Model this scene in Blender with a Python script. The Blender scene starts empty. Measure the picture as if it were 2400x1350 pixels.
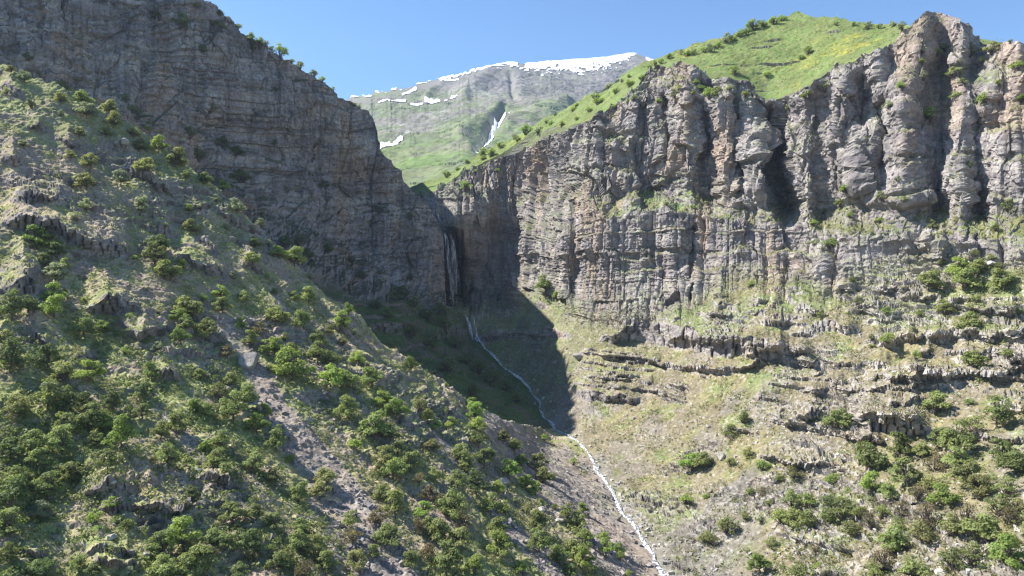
import bpy, math, random
import numpy as np
from mathutils import Vector

random.seed(7)
rng = np.random.default_rng(7)
C = bpy.context.scene.collection
F = 1714.0                      # focal length in photo pixels (2400 wide), camera level at the origin
CX, CY = 1200.0, 675.0
f32 = np.float32

# ------------------------------------------------------------------ noise
def _hash(ix, iy, iz, seed):
    h = (ix.astype(np.uint32) * np.uint32(374761393)) ^ (iy.astype(np.uint32) * np.uint32(668265263)) \
        ^ (iz.astype(np.uint32) * np.uint32(2147483647 - 19)) ^ np.uint32((seed * 1274126177) & 0xffffffff)
    h = (h ^ (h >> np.uint32(13))) * np.uint32(1274126177)
    h = (h ^ (h >> np.uint32(15))) * np.uint32(2246822519)
    h ^= h >> np.uint32(14)
    return (h >> np.uint32(8)).astype(f32) * f32(1 / 16777216.0)

def vnoise(x, y, z, seed=0):
    """value noise, -1..1"""
    x = np.asarray(x, f32); y = np.asarray(y, f32); z = np.asarray(z, f32)
    x, y, z = np.broadcast_arrays(x, y, z)
    fx, fy, fz = np.floor(x), np.floor(y), np.floor(z)
    ix, iy, iz = fx.astype(np.int32), fy.astype(np.int32), fz.astype(np.int32)
    u, v, w = x - fx, y - fy, z - fz
    u = u * u * (3 - 2 * u); v = v * v * (3 - 2 * v); w = w * w * (3 - 2 * w)
    def H(a, b, c): return _hash(ix + a, iy + b, iz + c, seed)
    x00 = H(0, 0, 0) * (1 - u) + H(1, 0, 0) * u
    x10 = H(0, 1, 0) * (1 - u) + H(1, 1, 0) * u
    x01 = H(0, 0, 1) * (1 - u) + H(1, 0, 1) * u
    x11 = H(0, 1, 1) * (1 - u) + H(1, 1, 1) * u
    a = x00 * (1 - v) + x10 * v
    b = x01 * (1 - v) + x11 * v
    return (a * (1 - w) + b * w) * 2 - 1

def fbm(x, y, z, seed=0, octs=4, gain=0.5):
    t = 0; a = 1.0; s = 0.0
    for k in range(octs):
        t = t + a * vnoise(x, y, z, seed + k * 17); s += a
        x = x * 2.03 + 11.3; y = y * 2.03 + 5.7; z = z * 2.03 + 3.1; a *= gain
    return t / s

def ridged(x, y, z, seed=0, octs=3):
    t = 0; a = 1.0; s = 0.0
    for k in range(octs):
        t = t + a * (1 - 2 * np.abs(vnoise(x, y, z, seed + k * 31))); s += a
        x = x * 2.1 + 7.3; y = y * 2.1 + 1.7; z = z * 2.1 + 9.1; a *= 0.5
    return t / s

def sstep(a, b, x):
    t = np.clip((x - a) / (b - a), 0, 1)
    return t * t * (3 - 2 * t)

def blocks(s, t, ws, wt, seed, hor=0.6):
    """bedded, jointed rock: a random offset per block (0..1) and a groove (0..1, 1 = in a joint)"""
    k = np.floor(t / wt)
    ft = t / wt - k
    ki = k.astype(np.int32); zz = np.zeros_like(ki)
    off = _hash(ki, zz, zz, seed) * 7.0
    wid = ws * (0.6 + 0.9 * _hash(ki, zz, zz, seed + 5))
    ss = s / wid + off
    ss = ss + 0.33 * vnoise(ss * 0.9, k * 3.1, t * 0.08 / wt, seed + 9)
    c = np.floor(ss); fs = ss - c
    val = _hash(c.astype(np.int32), ki, zz, seed + 2)
    es = np.minimum(fs, 1 - fs) * 2
    et = np.minimum(ft, 1 - ft) * 2
    rnd = np.minimum(1 - (1 - es) ** 4, 1 - hor * (1 - et) ** 6)
    return val, rnd

def facets(x, y, z, seed=0):
    """broken rock: every cell of a jittered lattice is a flat, tilted face; returns its height and how near its edge is"""
    x = np.asarray(x, f32); y = np.asarray(y, f32); z = np.asarray(z, f32)
    ix, iy, iz = np.floor(x).astype(np.int32), np.floor(y).astype(np.int32), np.floor(z).astype(np.int32)
    b1 = np.full(x.shape, 9, f32); b2 = np.full(x.shape, 9, f32); out = np.zeros(x.shape, f32)
    for dx in (-1, 0, 1):
        for dy in (-1, 0, 1):
            for dz in (-1, 0, 1):
                cx, cy, cz = ix + dx, iy + dy, iz + dz
                h1 = _hash(cx, cy, cz, seed); h2 = np.modf(h1 * 61.7)[0]; h3 = np.modf(h1 * 977.3)[0]
                ox, oy, oz = x - cx - h1, y - cy - h2, z - cz - h3
                d = ox * ox + oy * oy + oz * oz
                m = d < b1
                b2 = np.where(m, b1, np.minimum(b2, d))
                g1 = np.modf(h1 * 331.9)[0]; g2 = np.modf(h1 * 173.3)[0]; g3 = np.modf(h1 * 4099.7)[0]
                out = np.where(m, (g1 - .5) * 1.0 + (g2 - .5) * 1.4 * ox + (g3 - .5) * 1.4 * oy + (np.modf(h1 * 523.1)[0] - .5) * 1.2 * oz, out)
                b1 = np.where(m, d, b1)
    return out, np.sqrt(b2) - np.sqrt(b1)

# ------------------------------------------------------------------ curves and surfaces
def curve(pts, px):
    a = np.array(pts, float)
    return np.interp(px, a[:, 0], a[:, 1])

def tps(ctrl, PX, PY):
    """thin plate spline of log depth through control points (px, py, Y)"""
    c = np.array(ctrl, float)
    X = c[:, :2] / 500.0
    n = len(c)
    def phi(r2): return 0.5 * r2 * np.log(r2 + 1e-9)
    A = np.zeros((n + 3, n + 3))
    d2 = ((X[:, None] - X[None]) ** 2).sum(-1)
    A[:n, :n] = phi(d2) + np.eye(n) * 1e-4
    A[:n, n] = 1; A[:n, n + 1:] = X
    A[n, :n] = 1; A[n + 1:, :n] = X.T
    w = np.linalg.solve(A, np.concatenate([np.log(c[:, 2]), [0, 0, 0]]))
    out = w[n] + w[n + 1] * PX / 500 + w[n + 2] * PY / 500
    for i in range(n):
        r2 = (PX / 500 - X[i, 0]) ** 2 + (PY / 500 - X[i, 1]) ** 2
        out = out + w[i] * phi(r2)
    return np.exp(out)

def pline(PX, PY, pts):
    """distance to a polyline in plan pixels and the fraction along it"""
    best = np.full(PX.shape, 1e9); par = np.zeros(PX.shape)
    n = len(pts) - 1
    for i in range(n):
        (ax, ay), (bx, by) = pts[i][:2], pts[i + 1][:2]
        dx, dy = bx - ax, by - ay
        t = np.clip(((PX - ax) * dx + (PY - ay) * dy) / (dx * dx + dy * dy), 0, 1)
        d = np.hypot(PX - ax - t * dx, PY - ay - t * dy)
        m = d < best
        best = np.where(m, d, best); par = np.where(m, (i + t) / n, par)
    return best, par

def world(PX, PY, Y):
    return np.stack([(PX - CX) / F * Y, Y, (CY - PY) / F * Y], -1)

def normals(P):
    du = np.gradient(P, axis=1); dv = np.gradient(P, axis=0)
    n = np.cross(du, dv)
    return n / (np.linalg.norm(n, axis=-1, keepdims=True) + 1e-12)

def blur(A, k):
    """box blur of a 2-D array"""
    for ax in (0, 1):
        pad = [(0, 0)] * A.ndim; pad[ax] = (k + 1, k)
        c = np.cumsum(np.pad(A, pad, mode='edge'), axis=ax)
        n = A.shape[ax]
        hi = np.take(c, range(2 * k + 1, 2 * k + 1 + n), axis=ax); lo = np.take(c, range(0, n), axis=ax)
        A = (hi - lo) / (2 * k + 1)
    return A

SURF = []
BROW = {}
def mesh_from_grid(name, P, col, mat, keep=None, smooth=False):
    nv, nu = P.shape[:2]
    idx = np.arange(nv * nu, dtype=np.int32).reshape(nv, nu)
    q = np.stack([idx[:-1, :-1], idx[:-1, 1:], idx[1:, 1:], idx[1:, :-1]], -1).reshape(-1, 4)
    V = P.reshape(-1, 3); CO = col.reshape(-1, 3)
    if keep is not None:
        q = q[keep.reshape(-1)]
        used = np.unique(q); re = np.zeros(len(V), np.int32); re[used] = np.arange(len(used))
        q = re[q]; V = V[used]; CO = CO[used]
    me = bpy.data.meshes.new(name)
    me.vertices.add(len(V)); me.vertices.foreach_set('co', np.ascontiguousarray(V, f32).ravel())
    me.loops.add(q.size); me.loops.foreach_set('vertex_index', np.ascontiguousarray(q, np.int32).ravel())
    me.polygons.add(len(q)); me.polygons.foreach_set('loop_start', np.arange(0, q.size, 4, dtype=np.int32))
    if smooth: me.polygons.foreach_set('use_smooth', np.ones(len(q), bool))
    else: me.polygons.foreach_set('use_smooth', np.zeros(len(q), bool))
    me.update(calc_edges=True)
    at = me.color_attributes.new('Col', 'FLOAT_COLOR', 'POINT')
    at.data.foreach_set('color', np.concatenate([CO, np.ones((len(CO), 1))], 1).astype(f32).ravel())
    me.materials.append(mat)
    o = bpy.data.objects.new(name, me); C.objects.link(o)
    return o

def back_rows(P, col, n=14, step=1.5, grow=1.35, drop=0.55, rise=0.0):
    """carry the surface over its ridge and down the far side, so that it has a back"""
    rows = [P]; cols = [col]
    last = P[-1].copy()
    d = last.copy(); d[:, 2] = 0; d /= np.linalg.norm(d, axis=1, keepdims=True)
    t = 0; s = step
    for k in range(n):
        t += s; s *= grow
        q = last + d * t
        q[:, 2] += (-drop * t * min(1.0, 0.25 + k / 6.0)) if drop >= 0 else 0.80 * t * last[:, 2] / np.hypot(last[:, 0], last[:, 1])
        if drop >= 0: q[:, 2] += 0.25 * s * vnoise(q[:, 0] * 0.15, q[:, 1] * 0.15, np.zeros(len(q)), 77)
        rows.append(q[None]); cols.append(col[-1:])
    return np.concatenate(rows, 0), np.concatenate(cols, 0)

def outcrop(PX, PY, pts, h, g, seed, fade=2.2):
    """a band of rock standing out of a slope; pts is its foot, h its height in plan pixels, g slope depth per pixel"""
    x0, x1 = pts[0][0], pts[-1][0]
    m = (PX > x0 - 60) & (PX < x1 + 60) & (PY > min(p[1] for p in pts) - 6 * h - 40) & (PY < max(p[1] for p in pts) + 60)
    dY = np.zeros(PX.shape); rock = np.zeros(PX.shape)
    if not m.any(): return dY, rock
    px, py = PX[m], PY[m]
    zz = px * 0
    zi = zz.astype(np.int32)
    foot = curve(pts, px) + 0.22 * h * vnoise(px / (h * 1.1), zz, zz, seed) + 0.10 * h * vnoise(px / (h * 0.3), zz, zz, seed + 3)
    hh = h * (0.80 + 0.40 * vnoise(px / (h * 1.4), zz, zz + 4, seed + 1) + 0.10 * vnoise(px / (h * .35), zz, zz + 9, seed + 7))
    end = np.clip(np.minimum(px - x0, x1 - px) / (h * 1.6) + 0.25, 0, 1)
    hh = np.maximum(hh * end, 0.5)
    d = (foot - py) / hh
    prof = np.where(d < 0, 0, np.where(d < 1, np.clip(d, 0, 1) ** 0.9, np.maximum(1 - (foot - py - hh) / (h * fade), 0) ** 1.3))
    jx = px / (h * 0.50) + 0.5 * vnoise(px / (h * .8), py / (h * 1.2), zz, seed + 21) + 0.3 * (d > 0.5)
    ji = np.floor(jx); jf = np.abs(jx - ji - 0.5) * 2
    face = sstep(-0.02, 0.15, d) * (1 - sstep(0.9, 1.1, d))
    amp = g * h * end * (0.80 + 0.40 * vnoise(px / (h * 2.2), zz, zz + 4, seed + 1))
    bv = _hash(ji.astype(np.int32), np.floor(d * 2.0).astype(np.int32), zi, seed + 11)
    rnd = jf ** 4
    dd = -prof * amp * 1.35 + face * amp * ((bv - 0.5) * 0.30 + 0.30 * rnd)
    wgt = sstep(-10, 25, px - x0) * sstep(-10, 25, x1 - px)
    dY[m] = dd * wgt
    rock[m] = np.where((d > -0.1) & (d < 1.25), 1, 0) * (end > 0.3)
    return dY, rock

# ------------------------------------------------------------------ materials
def nodes(name):
    m = bpy.data.materials.new(name); m.use_nodes = True
    nt = m.node_tree; nt.nodes.clear()
    out = nt.nodes.new('ShaderNodeOutputMaterial')
    b = nt.nodes.new('ShaderNodeBsdfPrincipled')
    nt.links.new(b.outputs[0], out.inputs[0])
    return m, nt, b

def terrain_mat(name, scale=1.0, vary=0.35, bump=0.6, bump_d=0.5, rough=0.95):
    m, nt, b = nodes(name)
    N, L = nt.nodes, nt.links
    at = N.new('ShaderNodeAttribute'); at.attribute_name = 'Col'
    tc = N.new('ShaderNodeTexCoord')
    n1 = N.new('ShaderNodeTexNoise'); n1.inputs['Scale'].default_value = 0.9 * scale; n1.inputs['Detail'].default_value = 5; n1.inputs['Roughness'].default_value = 0.72
    n2 = N.new('ShaderNodeTexNoise'); n2.inputs['Scale'].default_value = 0.11 * scale; n2.inputs['Detail'].default_value = 3
    L.new(tc.outputs['Object'], n1.inputs['Vector']); L.new(tc.outputs['Object'], n2.inputs['Vector'])
    r = N.new('ShaderNodeMapRange'); r.inputs[1].default_value = 0.3; r.inputs[2].default_value = 0.7
    r.inputs[3].default_value = 1 - vary; r.inputs[4].default_value = 1 + vary
    L.new(n1.outputs['Fac'], r.inputs[0])
    r2 = N.new('ShaderNodeMapRange'); r2.inputs[1].default_value = 0.35; r2.inputs[2].default_value = 0.65
    r2.inputs[3].default_value = 1 - vary * .45; r2.inputs[4].default_value = 1 + vary * .45
    L.new(n2.outputs['Fac'], r2.inputs[0])
    mu = N.new('ShaderNodeMath'); mu.operation = 'MULTIPLY'; L.new(r.outputs[0], mu.inputs[0]); L.new(r2.outputs[0], mu.inputs[1])
    vm = N.new('ShaderNodeVectorMath'); vm.operation = 'SCALE'
    L.new(at.outputs['Color'], vm.inputs[0]); L.new(mu.outputs[0], vm.inputs['Scale'])
    L.new(vm.outputs[0], b.inputs['Base Color'])
    b.inputs['Roughness'].default_value = rough; b.inputs['Specular IOR Level'].default_value = 0.15
    bp = N.new('ShaderNodeBump'); bp.inputs['Strength'].default_value = bump; bp.inputs['Distance'].default_value = bump_d
    L.new(n1.outputs['Fac'], bp.inputs['Height']); L.new(bp.outputs[0], b.inputs['Normal'])
    return m

def lin(r, g, b):
    f = lambda c: (c / 255 / 12.92) if c / 255 < 0.04045 else ((c / 255 + 0.055) / 1.055) ** 2.4
    return np.array([f(r), f(g), f(b)])

def mixc(a, b, w):
    return a + (b - a) * np.asarray(w)[..., None]

M_ground = terrain_mat('hillside_ground', 1.6, 0.42, 0.7, 0.35)
M_rock = terrain_mat('cliff_rock', 0.9, 0.34, 0.8, 0.6)
M_far = terrain_mat('far_mountain_ground', 0.05, 0.25, 0.5, 8.0)
M_meadow = terrain_mat('meadow_ground', 0.8, 0.3, 0.7, 0.6)

# rock and plant colours (albedo)
ROCK = np.array([0.250, 0.224, 0.216])
ROCK_D = np.array([0.165, 0.148, 0.150])
ROCK_L = np.array([0.42, 0.392, 0.352])
OCHRE = np.array([0.40, 0.27, 0.17])
GRASS = np.array([0.165, 0.172, 0.072])
GRASS_B = np.array([0.150, 0.215, 0.066])
STRAW = np.array([0.225, 0.196, 0.104])
SOIL = np.array([0.26, 0.205, 0.155])
SCREE = np.array([0.235, 0.208, 0.188])
TAN = np.array([0.205, 0.176, 0.112])

# ------------------------------------------------------------------ the stream line (px, py, depth)
STREAM = [(1112, 790, 462), (1130, 806, 455), (1160, 838, 440), (1182, 860, 428), (1215, 885, 414), (1240, 908, 400), (1262, 935, 382),
          (1270, 962, 362), (1285, 985, 345), (1300, 1004, 330), (1330, 1020, 315), (1360, 1038, 302), (1385, 1065, 288), (1395, 1100, 272),
          (1425, 1135, 256), (1440, 1165, 246), (1458, 1200, 234), (1490, 1240, 222), (1515, 1275, 212), (1535, 1312, 203), (1560, 1360, 192), (1590, 1420, 182), (1640, 1540, 165)]
STL = [(a, b) for a, b, _ in STREAM]

# ================================================================== S1: wooded hillside in front
def build_front_hillside():
    top = [(-300, 60), (-160, 105), (-60, 135), (0, 150), (60, 168), (150, 212), (260, 258), (330, 303), (420, 372), (500, 432), (560, 482), (620, 547),
           (700, 622), (760, 682), (830, 728), (880, 790), (960, 850), (1060, 912), (1110, 945), (1180, 985), (1240, 1000), (1290, 1006)] + \
          [(a, b + 4) for a, b, _ in STREAM if a > 1295]
    nu, nv = 1010, 680
    px = np.linspace(-300, 1585, nu)
    tp = curve(top, px)
    tp = tp + (7 * vnoise(px / 45, px * 0, px * 0, 3) + 5 * vnoise(px / 16, px * 0, px * 0, 4)) * sstep(1180, 1000, px)
    v = np.linspace(0, 1, nv)[:, None]
    bot = np.full(nu, 1540.0)
    PX = np.broadcast_to(px, (nv, nu)).copy(); PY = bot + (tp - bot) * v
    ctrl = [(-160, 1430, 98), (-300, 1540, 86), (600, 1540, 104), (1200, 1540, 130), (1560, 1540, 168), (-300, 1000, 117), (-300, 500, 175), (-300, 60, 222), (0, 1350, 106), (400, 1350, 114), (800, 1350, 126), (1200, 1350, 150), (1420, 1350, 178),
            (-160, 1000, 124), (0, 1000, 132), (400, 1000, 148), (800, 1000, 176), (1000, 1000, 200), (1150, 1100, 206), (1150, 1000, 232), (1230, 1020, 268),
            (1300, 1150, 222), (1350, 1250, 196),
            (0, 700, 166), (400, 700, 190), (700, 700, 226), (830, 732, 244), (-160, 700, 156),
            (0, 450, 196), (300, 450, 216), (550, 482, 240), (0, 150, 236), (290, 272, 242), (-160, 105, 228), (1000, 880, 236), (1110, 948, 246)] + \
           [(a, b, c) for a, b, c in STREAM if a > 1295]
    Y = tps(ctrl, PX, PY)
    base = world(PX, PY, Y)
    # erosion gullies along the fall line, big swells
    fall = PX * 0.84 - PY * 0.54            # constant along the fall line on screen
    edge = sstep(0, 40, pline(PX, PY, STL)[0])
    Y = Y * (1 + edge * (0.016 * vnoise(fall / 120, PY / 700, PX * 0, 11) + 0.010 * vnoise(fall / 45, PY / 400, PX * 0, 12) + 0.010 * vnoise(PX / 140, PY / 90, PX * 0, 13)))
    g = 0.14
    bands = [([(0, 535), (60, 540), (130, 556), (200, 585), (270, 595), (310, 612)], 34), ([(20, 470), (120, 478), (190, 500)], 22),
             ([(410, 604), (470, 630), (540, 662)], 30), ([(0, 700), (60, 700), (105, 706)], 44), ([(195, 722), (260, 735), (345, 740)], 40),
             ([(270, 765), (330, 785), (405, 790)], 50), ([(170, 850), (230, 855)], 26), ([(360, 885), (430, 900)], 30), ([(180, 1165), (250, 1172), (322, 1168)], 42),
             ([(330, 1130), (370, 1140)], 14), ([(230, 1200), (350, 1205), (460, 1200)], 16), ([(460, 1130), (560, 1145)], 16), ([(40, 1300), (110, 1310)], 16),
             ([(200, 1295), (320, 1300)], 14), ([(210, 1325), (330, 1330)], 14), ([(965, 960), (1040, 985), (1095, 992)], 28), ([(500, 500), (560, 530), (620, 560)], 22),
             ([(450, 560), (520, 610)], 20), ([(560, 620), (620, 650)], 22), ([(700, 690), (760, 715)], 18), ([(0, 215), (70, 232)], 34), ([(280, 400), (350, 430), (420, 470)], 20),
             ([(330, 545), (420, 560)], 24), ([(40, 640), (110, 655)], 18), ([(30, 605), (80, 620)], 22), ([(760, 760), (830, 800)], 18), ([(140, 330), (190, 350)], 20),
             ([(250, 340), (310, 355)], 24), ([(560, 960), (620, 975)], 12), ([(370, 1000), (430, 1010)], 12), ([(1010, 1150), (1060, 1180)], 20), ([(1100, 1130), (1150, 1160)], 14),
             ([(1290, 1210), (1350, 1250)], 14), ([(740, 1150), (800, 1165)], 12), ([(60, 800), (130, 812)], 16), ([(0, 385), (60, 395)], 26), ([(60, 300), (120, 312)], 22)]
    rockm = np.zeros(PX.shape)
    for i, (pts, h) in enumerate(bands):
        dY, rk = outcrop(PX, PY, pts, h * 1.2, g, 100 + i)
        Y = Y + dY; rockm = np.maximum(rockm, rk)
    P = world(PX, PY, Y)
    n0 = normals(blur(base, 6))
    # thin bedding steps (saw tooth along the up-slope direction), only in patches
    patch = sstep(0.02, 0.35, fbm(P[..., 0] / 26, P[..., 1] / 26, P[..., 2] / 14, 21, 3))
    scr = np.zeros(PX.shape)
    screes = [([(520, 755), (560, 810), (600, 870), (650, 965), (720, 1065), (790, 1150), (860, 1250), (930, 1380)], 18, 64),
              ([(1150, 1200), (1230, 1270), (1330, 1360), (1380, 1410)], 12, 40),
              ([(1165, 1000), (1250, 1075), (1340, 1170), (1430, 1260), (1520, 1360)], 44, 84),
              ([(1010, 1000), (1050, 1060), (1090, 1110)], 10, 16), ([(800, 880), (850, 960), (900, 1040)], 8, 14), ([(640, 690), (700, 760), (760, 830)], 8, 14),
              ([(740, 1180), (770, 1240), (850, 1330), (880, 1400)], 20, 40), ([(370, 960), (420, 1020), (470, 1075)], 10, 18), ([(1040, 1190), (1090, 1240)], 8, 14),
              ([(1320, 1060), (1380, 1120), (1440, 1200), (1500, 1290), (1550, 1380)], 26, 46)]
    for pts, w0, w1 in screes:
        d, t = pline(PX, PY, pts)
        w = w0 + (w1 - w0) * t
        scr = np.maximum(scr, 1 - sstep(w * 0.65, w * 1.1, d + w * 0.35 * fbm(PX / 40, PY / 40, PX * 0, 31, 3)))
    patch = patch * (1 - scr)
    t1 = P[..., 2] + 0.12 * P[..., 0] + 2.0 * vnoise(P[..., 0] / 18, P[..., 1] / 18, PX * 0, 41)
    saw = 0
    for per, amp, sd in ((4.2, 1.9, 1), (1.9, 1.0, 2)):
        k = t1 / per + 0.25 * fbm(P[..., 0] / 5, P[..., 1] / 5, PX * 0, 42 + sd, 2)
        fr = k - np.floor(k)
        rr = _hash(np.floor(k).astype(np.int32), np.floor(P[..., 0] / (per * 1.4) + 3 * vnoise(P[..., 0] / 9, np.floor(k), PX * 0, 5)).astype(np.int32), np.zeros(PX.shape, np.int32), 43 + sd)
        saw = saw + amp * (0.5 - fr) * (0.35 + 0.65 * rr) * (rr > 0.22)
    dis = saw * patch * edge * 0.85
    x, y, z = P[..., 0], P[..., 1], P[..., 2]
    dis = dis + edge * (0.85 * fbm(x / 5, y / 5, z / 5, 51, 3) + (1 - scr * 0.4) * 0.40 * fbm(x / 1.1, y / 1.1, z / 1.1, 52, 2))
    rub = sstep(0.1, 0.5, vnoise(x / 8, y / 8, z / 6, 58))
    dis = dis + edge * (rub * (1 - scr * .6) + 0.3) * 0.45 * np.maximum(0, ridged(x / 1.7, y / 1.7, z / 1.7, 59, 2))
    fc, fe = facets(x / 2.4, y / 2.4, z / 1.7, 57)
    rough = np.clip(patch * 0.9 + rockm * 0.5 + 0.15, 0, 1) * (1 - 0.7 * scr)
    dis = dis + edge * rough * 0.95 * fc
    P = P + n0 * dis[..., None]
    n = normals(P)
    # colours
    big = fbm(x / 30, y / 30, z / 30, 61, 3); mid = fbm(x / 7, y / 7, z / 7, 62, 3); sm = fbm(x / 1.6, y / 1.6, z / 1.6, 63, 2)
    col = mixc(np.broadcast_to(SOIL * 1.25, P.shape), STRAW * 1.65, sstep(-0.3, 0.5, mid))
    gr = sstep(-0.25, 0.30, mid * 0.7 + big * 0.75 + 0.45 * sm + 0.02)
    col = mixc(col, mixc(np.broadcast_to(np.array([0.245, 0.258, 0.098]), P.shape), np.array([0.200, 0.245, 0.080]), 0.7 * sstep(-0.1, 0.5, sm + big)), gr * 0.85)
    col = mixc(col, np.array([0.29, 0.285, 0.12]), 0.5 * sstep(0.1, 0.5, vnoise(x / 4, y / 4, z / 4, 66)))
    slope = n0[..., 2]
    steep = 1 - sstep(0.30, 0.62, n[..., 2] + 0.12 * sm)
    rk = np.clip(np.maximum(steep * (0.55 + 0.45 * patch), rockm * (1 - sstep(0.55, 0.8, n[..., 2]))), 0, 1)
    rc = mixc(np.broadcast_to(ROCK * 1.05, P.shape), ROCK_D, sstep(-0.2, 0.5, vnoise(x / 3, y / 3, z / 1.2, 64)))
    rc = mixc(rc, ROCK_L * 0.85, 0.6 * sstep(0.25, 0.6, vnoise(x / 2, y / 2, z / 0.8, 65)))
    col = mixc(col, rc, rk)
    stones = sstep(0.2, 0.5, vnoise(x / 0.8, y / 0.8, z / 0.8, 67) + 0.5 * patch - 0.25)
    col = mixc(col, ROCK * 1.15, 0.55 * stones * (1 - scr))
    sc = mixc(np.broadcast_to(SCREE * np.array([1.36, 1.33, 1.24]), P.shape), SCREE * 0.85, sstep(-0.3, 0.5, vnoise(x / 1.0, y / 1.0, z / 1.0, 68)))
    sc = mixc(sc, np.array([0.30, 0.235, 0.18]), 0.5 * sstep(0, 0.5, vnoise(x / 9, y / 9, z / 9, 69)))
    col = mixc(col, sc, scr * (0.97 - 0.40 * sstep(0.2, 0.5, fbm(x / 5, y / 5, z / 5, 70, 2))))
    P, col = back_rows(P, col, 13, 2.0, 1.3, 0.75)
    # only where there is a hidden far side: the part that ends in the stream is left to run under it
    SURF.append(('front', P[:nv]))
    return mesh_from_grid('hillside', P, col, M_ground)

# ================================================================== S2: shaded gorge wall and the slope under it
def build_shaded_wall():
    top = [(-160, -260), (0, -225), (200, -160), (380, -70), (480, 0), (560, 60), (640, 112), (720, 165), (800, 220), (840, 245), (862, 262), (872, 282),
           (876, 325), (900, 368), (940, 402), (951, 430), (980, 462), (1010, 490), (1030, 528), (1040, 552), (1045, 715), (1060, 722), (1100, 745), (1112, 790)] + \
          [(a, b + 3) for a, b, _ in STREAM if 1112 < a < 1300]
    bot = [(-160, 330), (0, 330), (200, 400), (400, 500), (560, 600), (700, 700), (830, 790), (960, 900), (1100, 985), (1200, 1025), (1300, 1026)]
    nu, nv = 860, 430
    px = np.concatenate([np.linspace(-160, 1030, 690), np.linspace(1031, 1050, 40), np.linspace(1051, 1296, nu - 730)])
    tp = curve(top, px) + (5 * vnoise(px / 30, px * 0, px * 0, 203) + 4 * vnoise(px / 11, px * 0, px * 0, 204)) * sstep(1040, 1020, px)
    bt = np.maximum(curve(bot, px), tp + 4)
    v = np.linspace(0, 1, nv)[:, None]
    PX = np.broadcast_to(px, (nv, nu)).copy()
    fl = curve([(-160, 312), (0, 300), (200, 372), (300, 425), (420, 495), (560, 575), (750, 672), (900, 712), (1043, 716), (1046, 715)], px)
    fl = np.where(px > 1044, tp, np.clip(fl, tp + 2, bt - 2))
    PY = np.where(v < 0.45, bt + (fl - bt) * v / 0.45, fl + (tp - fl) * (v - 0.45) / 0.55)
    cliff = [(-160, 330, 262), (0, 300, 285), (300, 420, 308), (560, 575, 338), (750, 672, 372), (900, 715, 408), (990, 712, 434), (1040, 712, 452),
             (-160, -260, 296), (0, -225, 318), (480, 0, 352), (720, 165, 392), (870, 280, 430), (940, 400, 444), (1030, 528, 458), (1043, 560, 466), (1043, 640, 462)]
    slope = [(1060, 722, 470), (1100, 745, 466), (880, 800, 352), (960, 900, 322), (1100, 985, 300), (1200, 1025, 292), (960, 800, 380), (700, 700, 310),
             (1060, 850, 374), (1150, 920, 352)] + [(a, b, c) for a, b, c in STREAM if 1112 <= a < 1310]
    Y = tps(cliff + slope, PX, PY)
    for i, (pts, h) in enumerate([([(850, 768), (920, 775), (995, 800)], 42), ([(1000, 792), (1050, 792), (1090, 800)], 34), ([(1040, 748), (1085, 752)], 14), ([(760, 720), (830, 750)], 26), ([(1060, 868), (1120, 880)], 16), ([(900, 868), (960, 880)], 14)]):
        dY, rk = outcrop(PX, PY, pts, h, 0.25, 280 + i); Y = Y + dY * sstep(0, 30, pline(PX, PY, STL)[0])
    base = world(PX, PY, Y)
    foot = curve([(-160, 330), (0, 300), (300, 420), (560, 575), (750, 672), (900, 712), (1043, 712), (1060, 700), (1300, 700)], px)
    foot = foot + 14 * vnoise(px / 60, px * 0, px * 0, 205)
    wall = sstep(-12, 12, foot - PY)
    edge = sstep(0, 30, pline(PX, PY, STL)[0])
    n0 = normals(blur(base, 8))
    mid = base[nv // 2]
    s = np.concatenate([[0], np.cumsum(np.hypot(np.diff(mid[:, 0]), np.diff(mid[:, 1])))])
    S = np.broadcast_to(s, PX.shape)
    x, y, z = base[..., 0], base[..., 1], base[..., 2]
    t = z - 0.10 * S + 5 * vnoise(S / 60, z / 60, z * 0, 211) + 1.5 * vnoise(S / 14, z / 14, z * 0, 212)
    dis = 0
    for ws, wt, amp, sd in ((26, 24, 2.2, 1), (9, 7, 1.5, 2), (3.6, 2.2, 1.0, 3)):
        val, rn = blocks(S, t, ws, wt, 220 + sd)
        dis = dis + amp * ((val - 0.5) * 0.9 + 0.55 * (rn - 0.8))
    dis = dis + 5.0 * fbm(S / 45, z / 70, z * 0, 231, 3) + 1.6 * ridged(S / 9, z / 16, z * 0, 232, 3) + 0.6 * fbm(x / 2, y / 2, z / 1.4, 233, 2)
    f1, e1 = facets(S / 15, y / 40, z / 22, 234); f2, e2 = facets(S / 5.5, y / 20, z / 6, 235)
    lowr = sstep(0.0, 0.55, (PY - tp) / np.maximum(foot - tp, 30))
    kb = t / 3.1; ki = np.floor(kb).astype(np.int32); fb = kb - np.floor(kb); zi = np.zeros(PX.shape, np.int32)
    pm = sstep(-0.25, 0.35, fbm(S / 22, z / 16, z * 0, 237, 2))
    dis = dis * 0.9 + 3.2 * f1 + (0.7 + 1.0 * lowr) * f2 + 1.3 * ridged(S / 6, z / 60, z * 0, 238, 2) + pm * (2.0 * (_hash(ki, zi, zi, 236) - .5) + 0.7 * (0.5 - fb))
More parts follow.
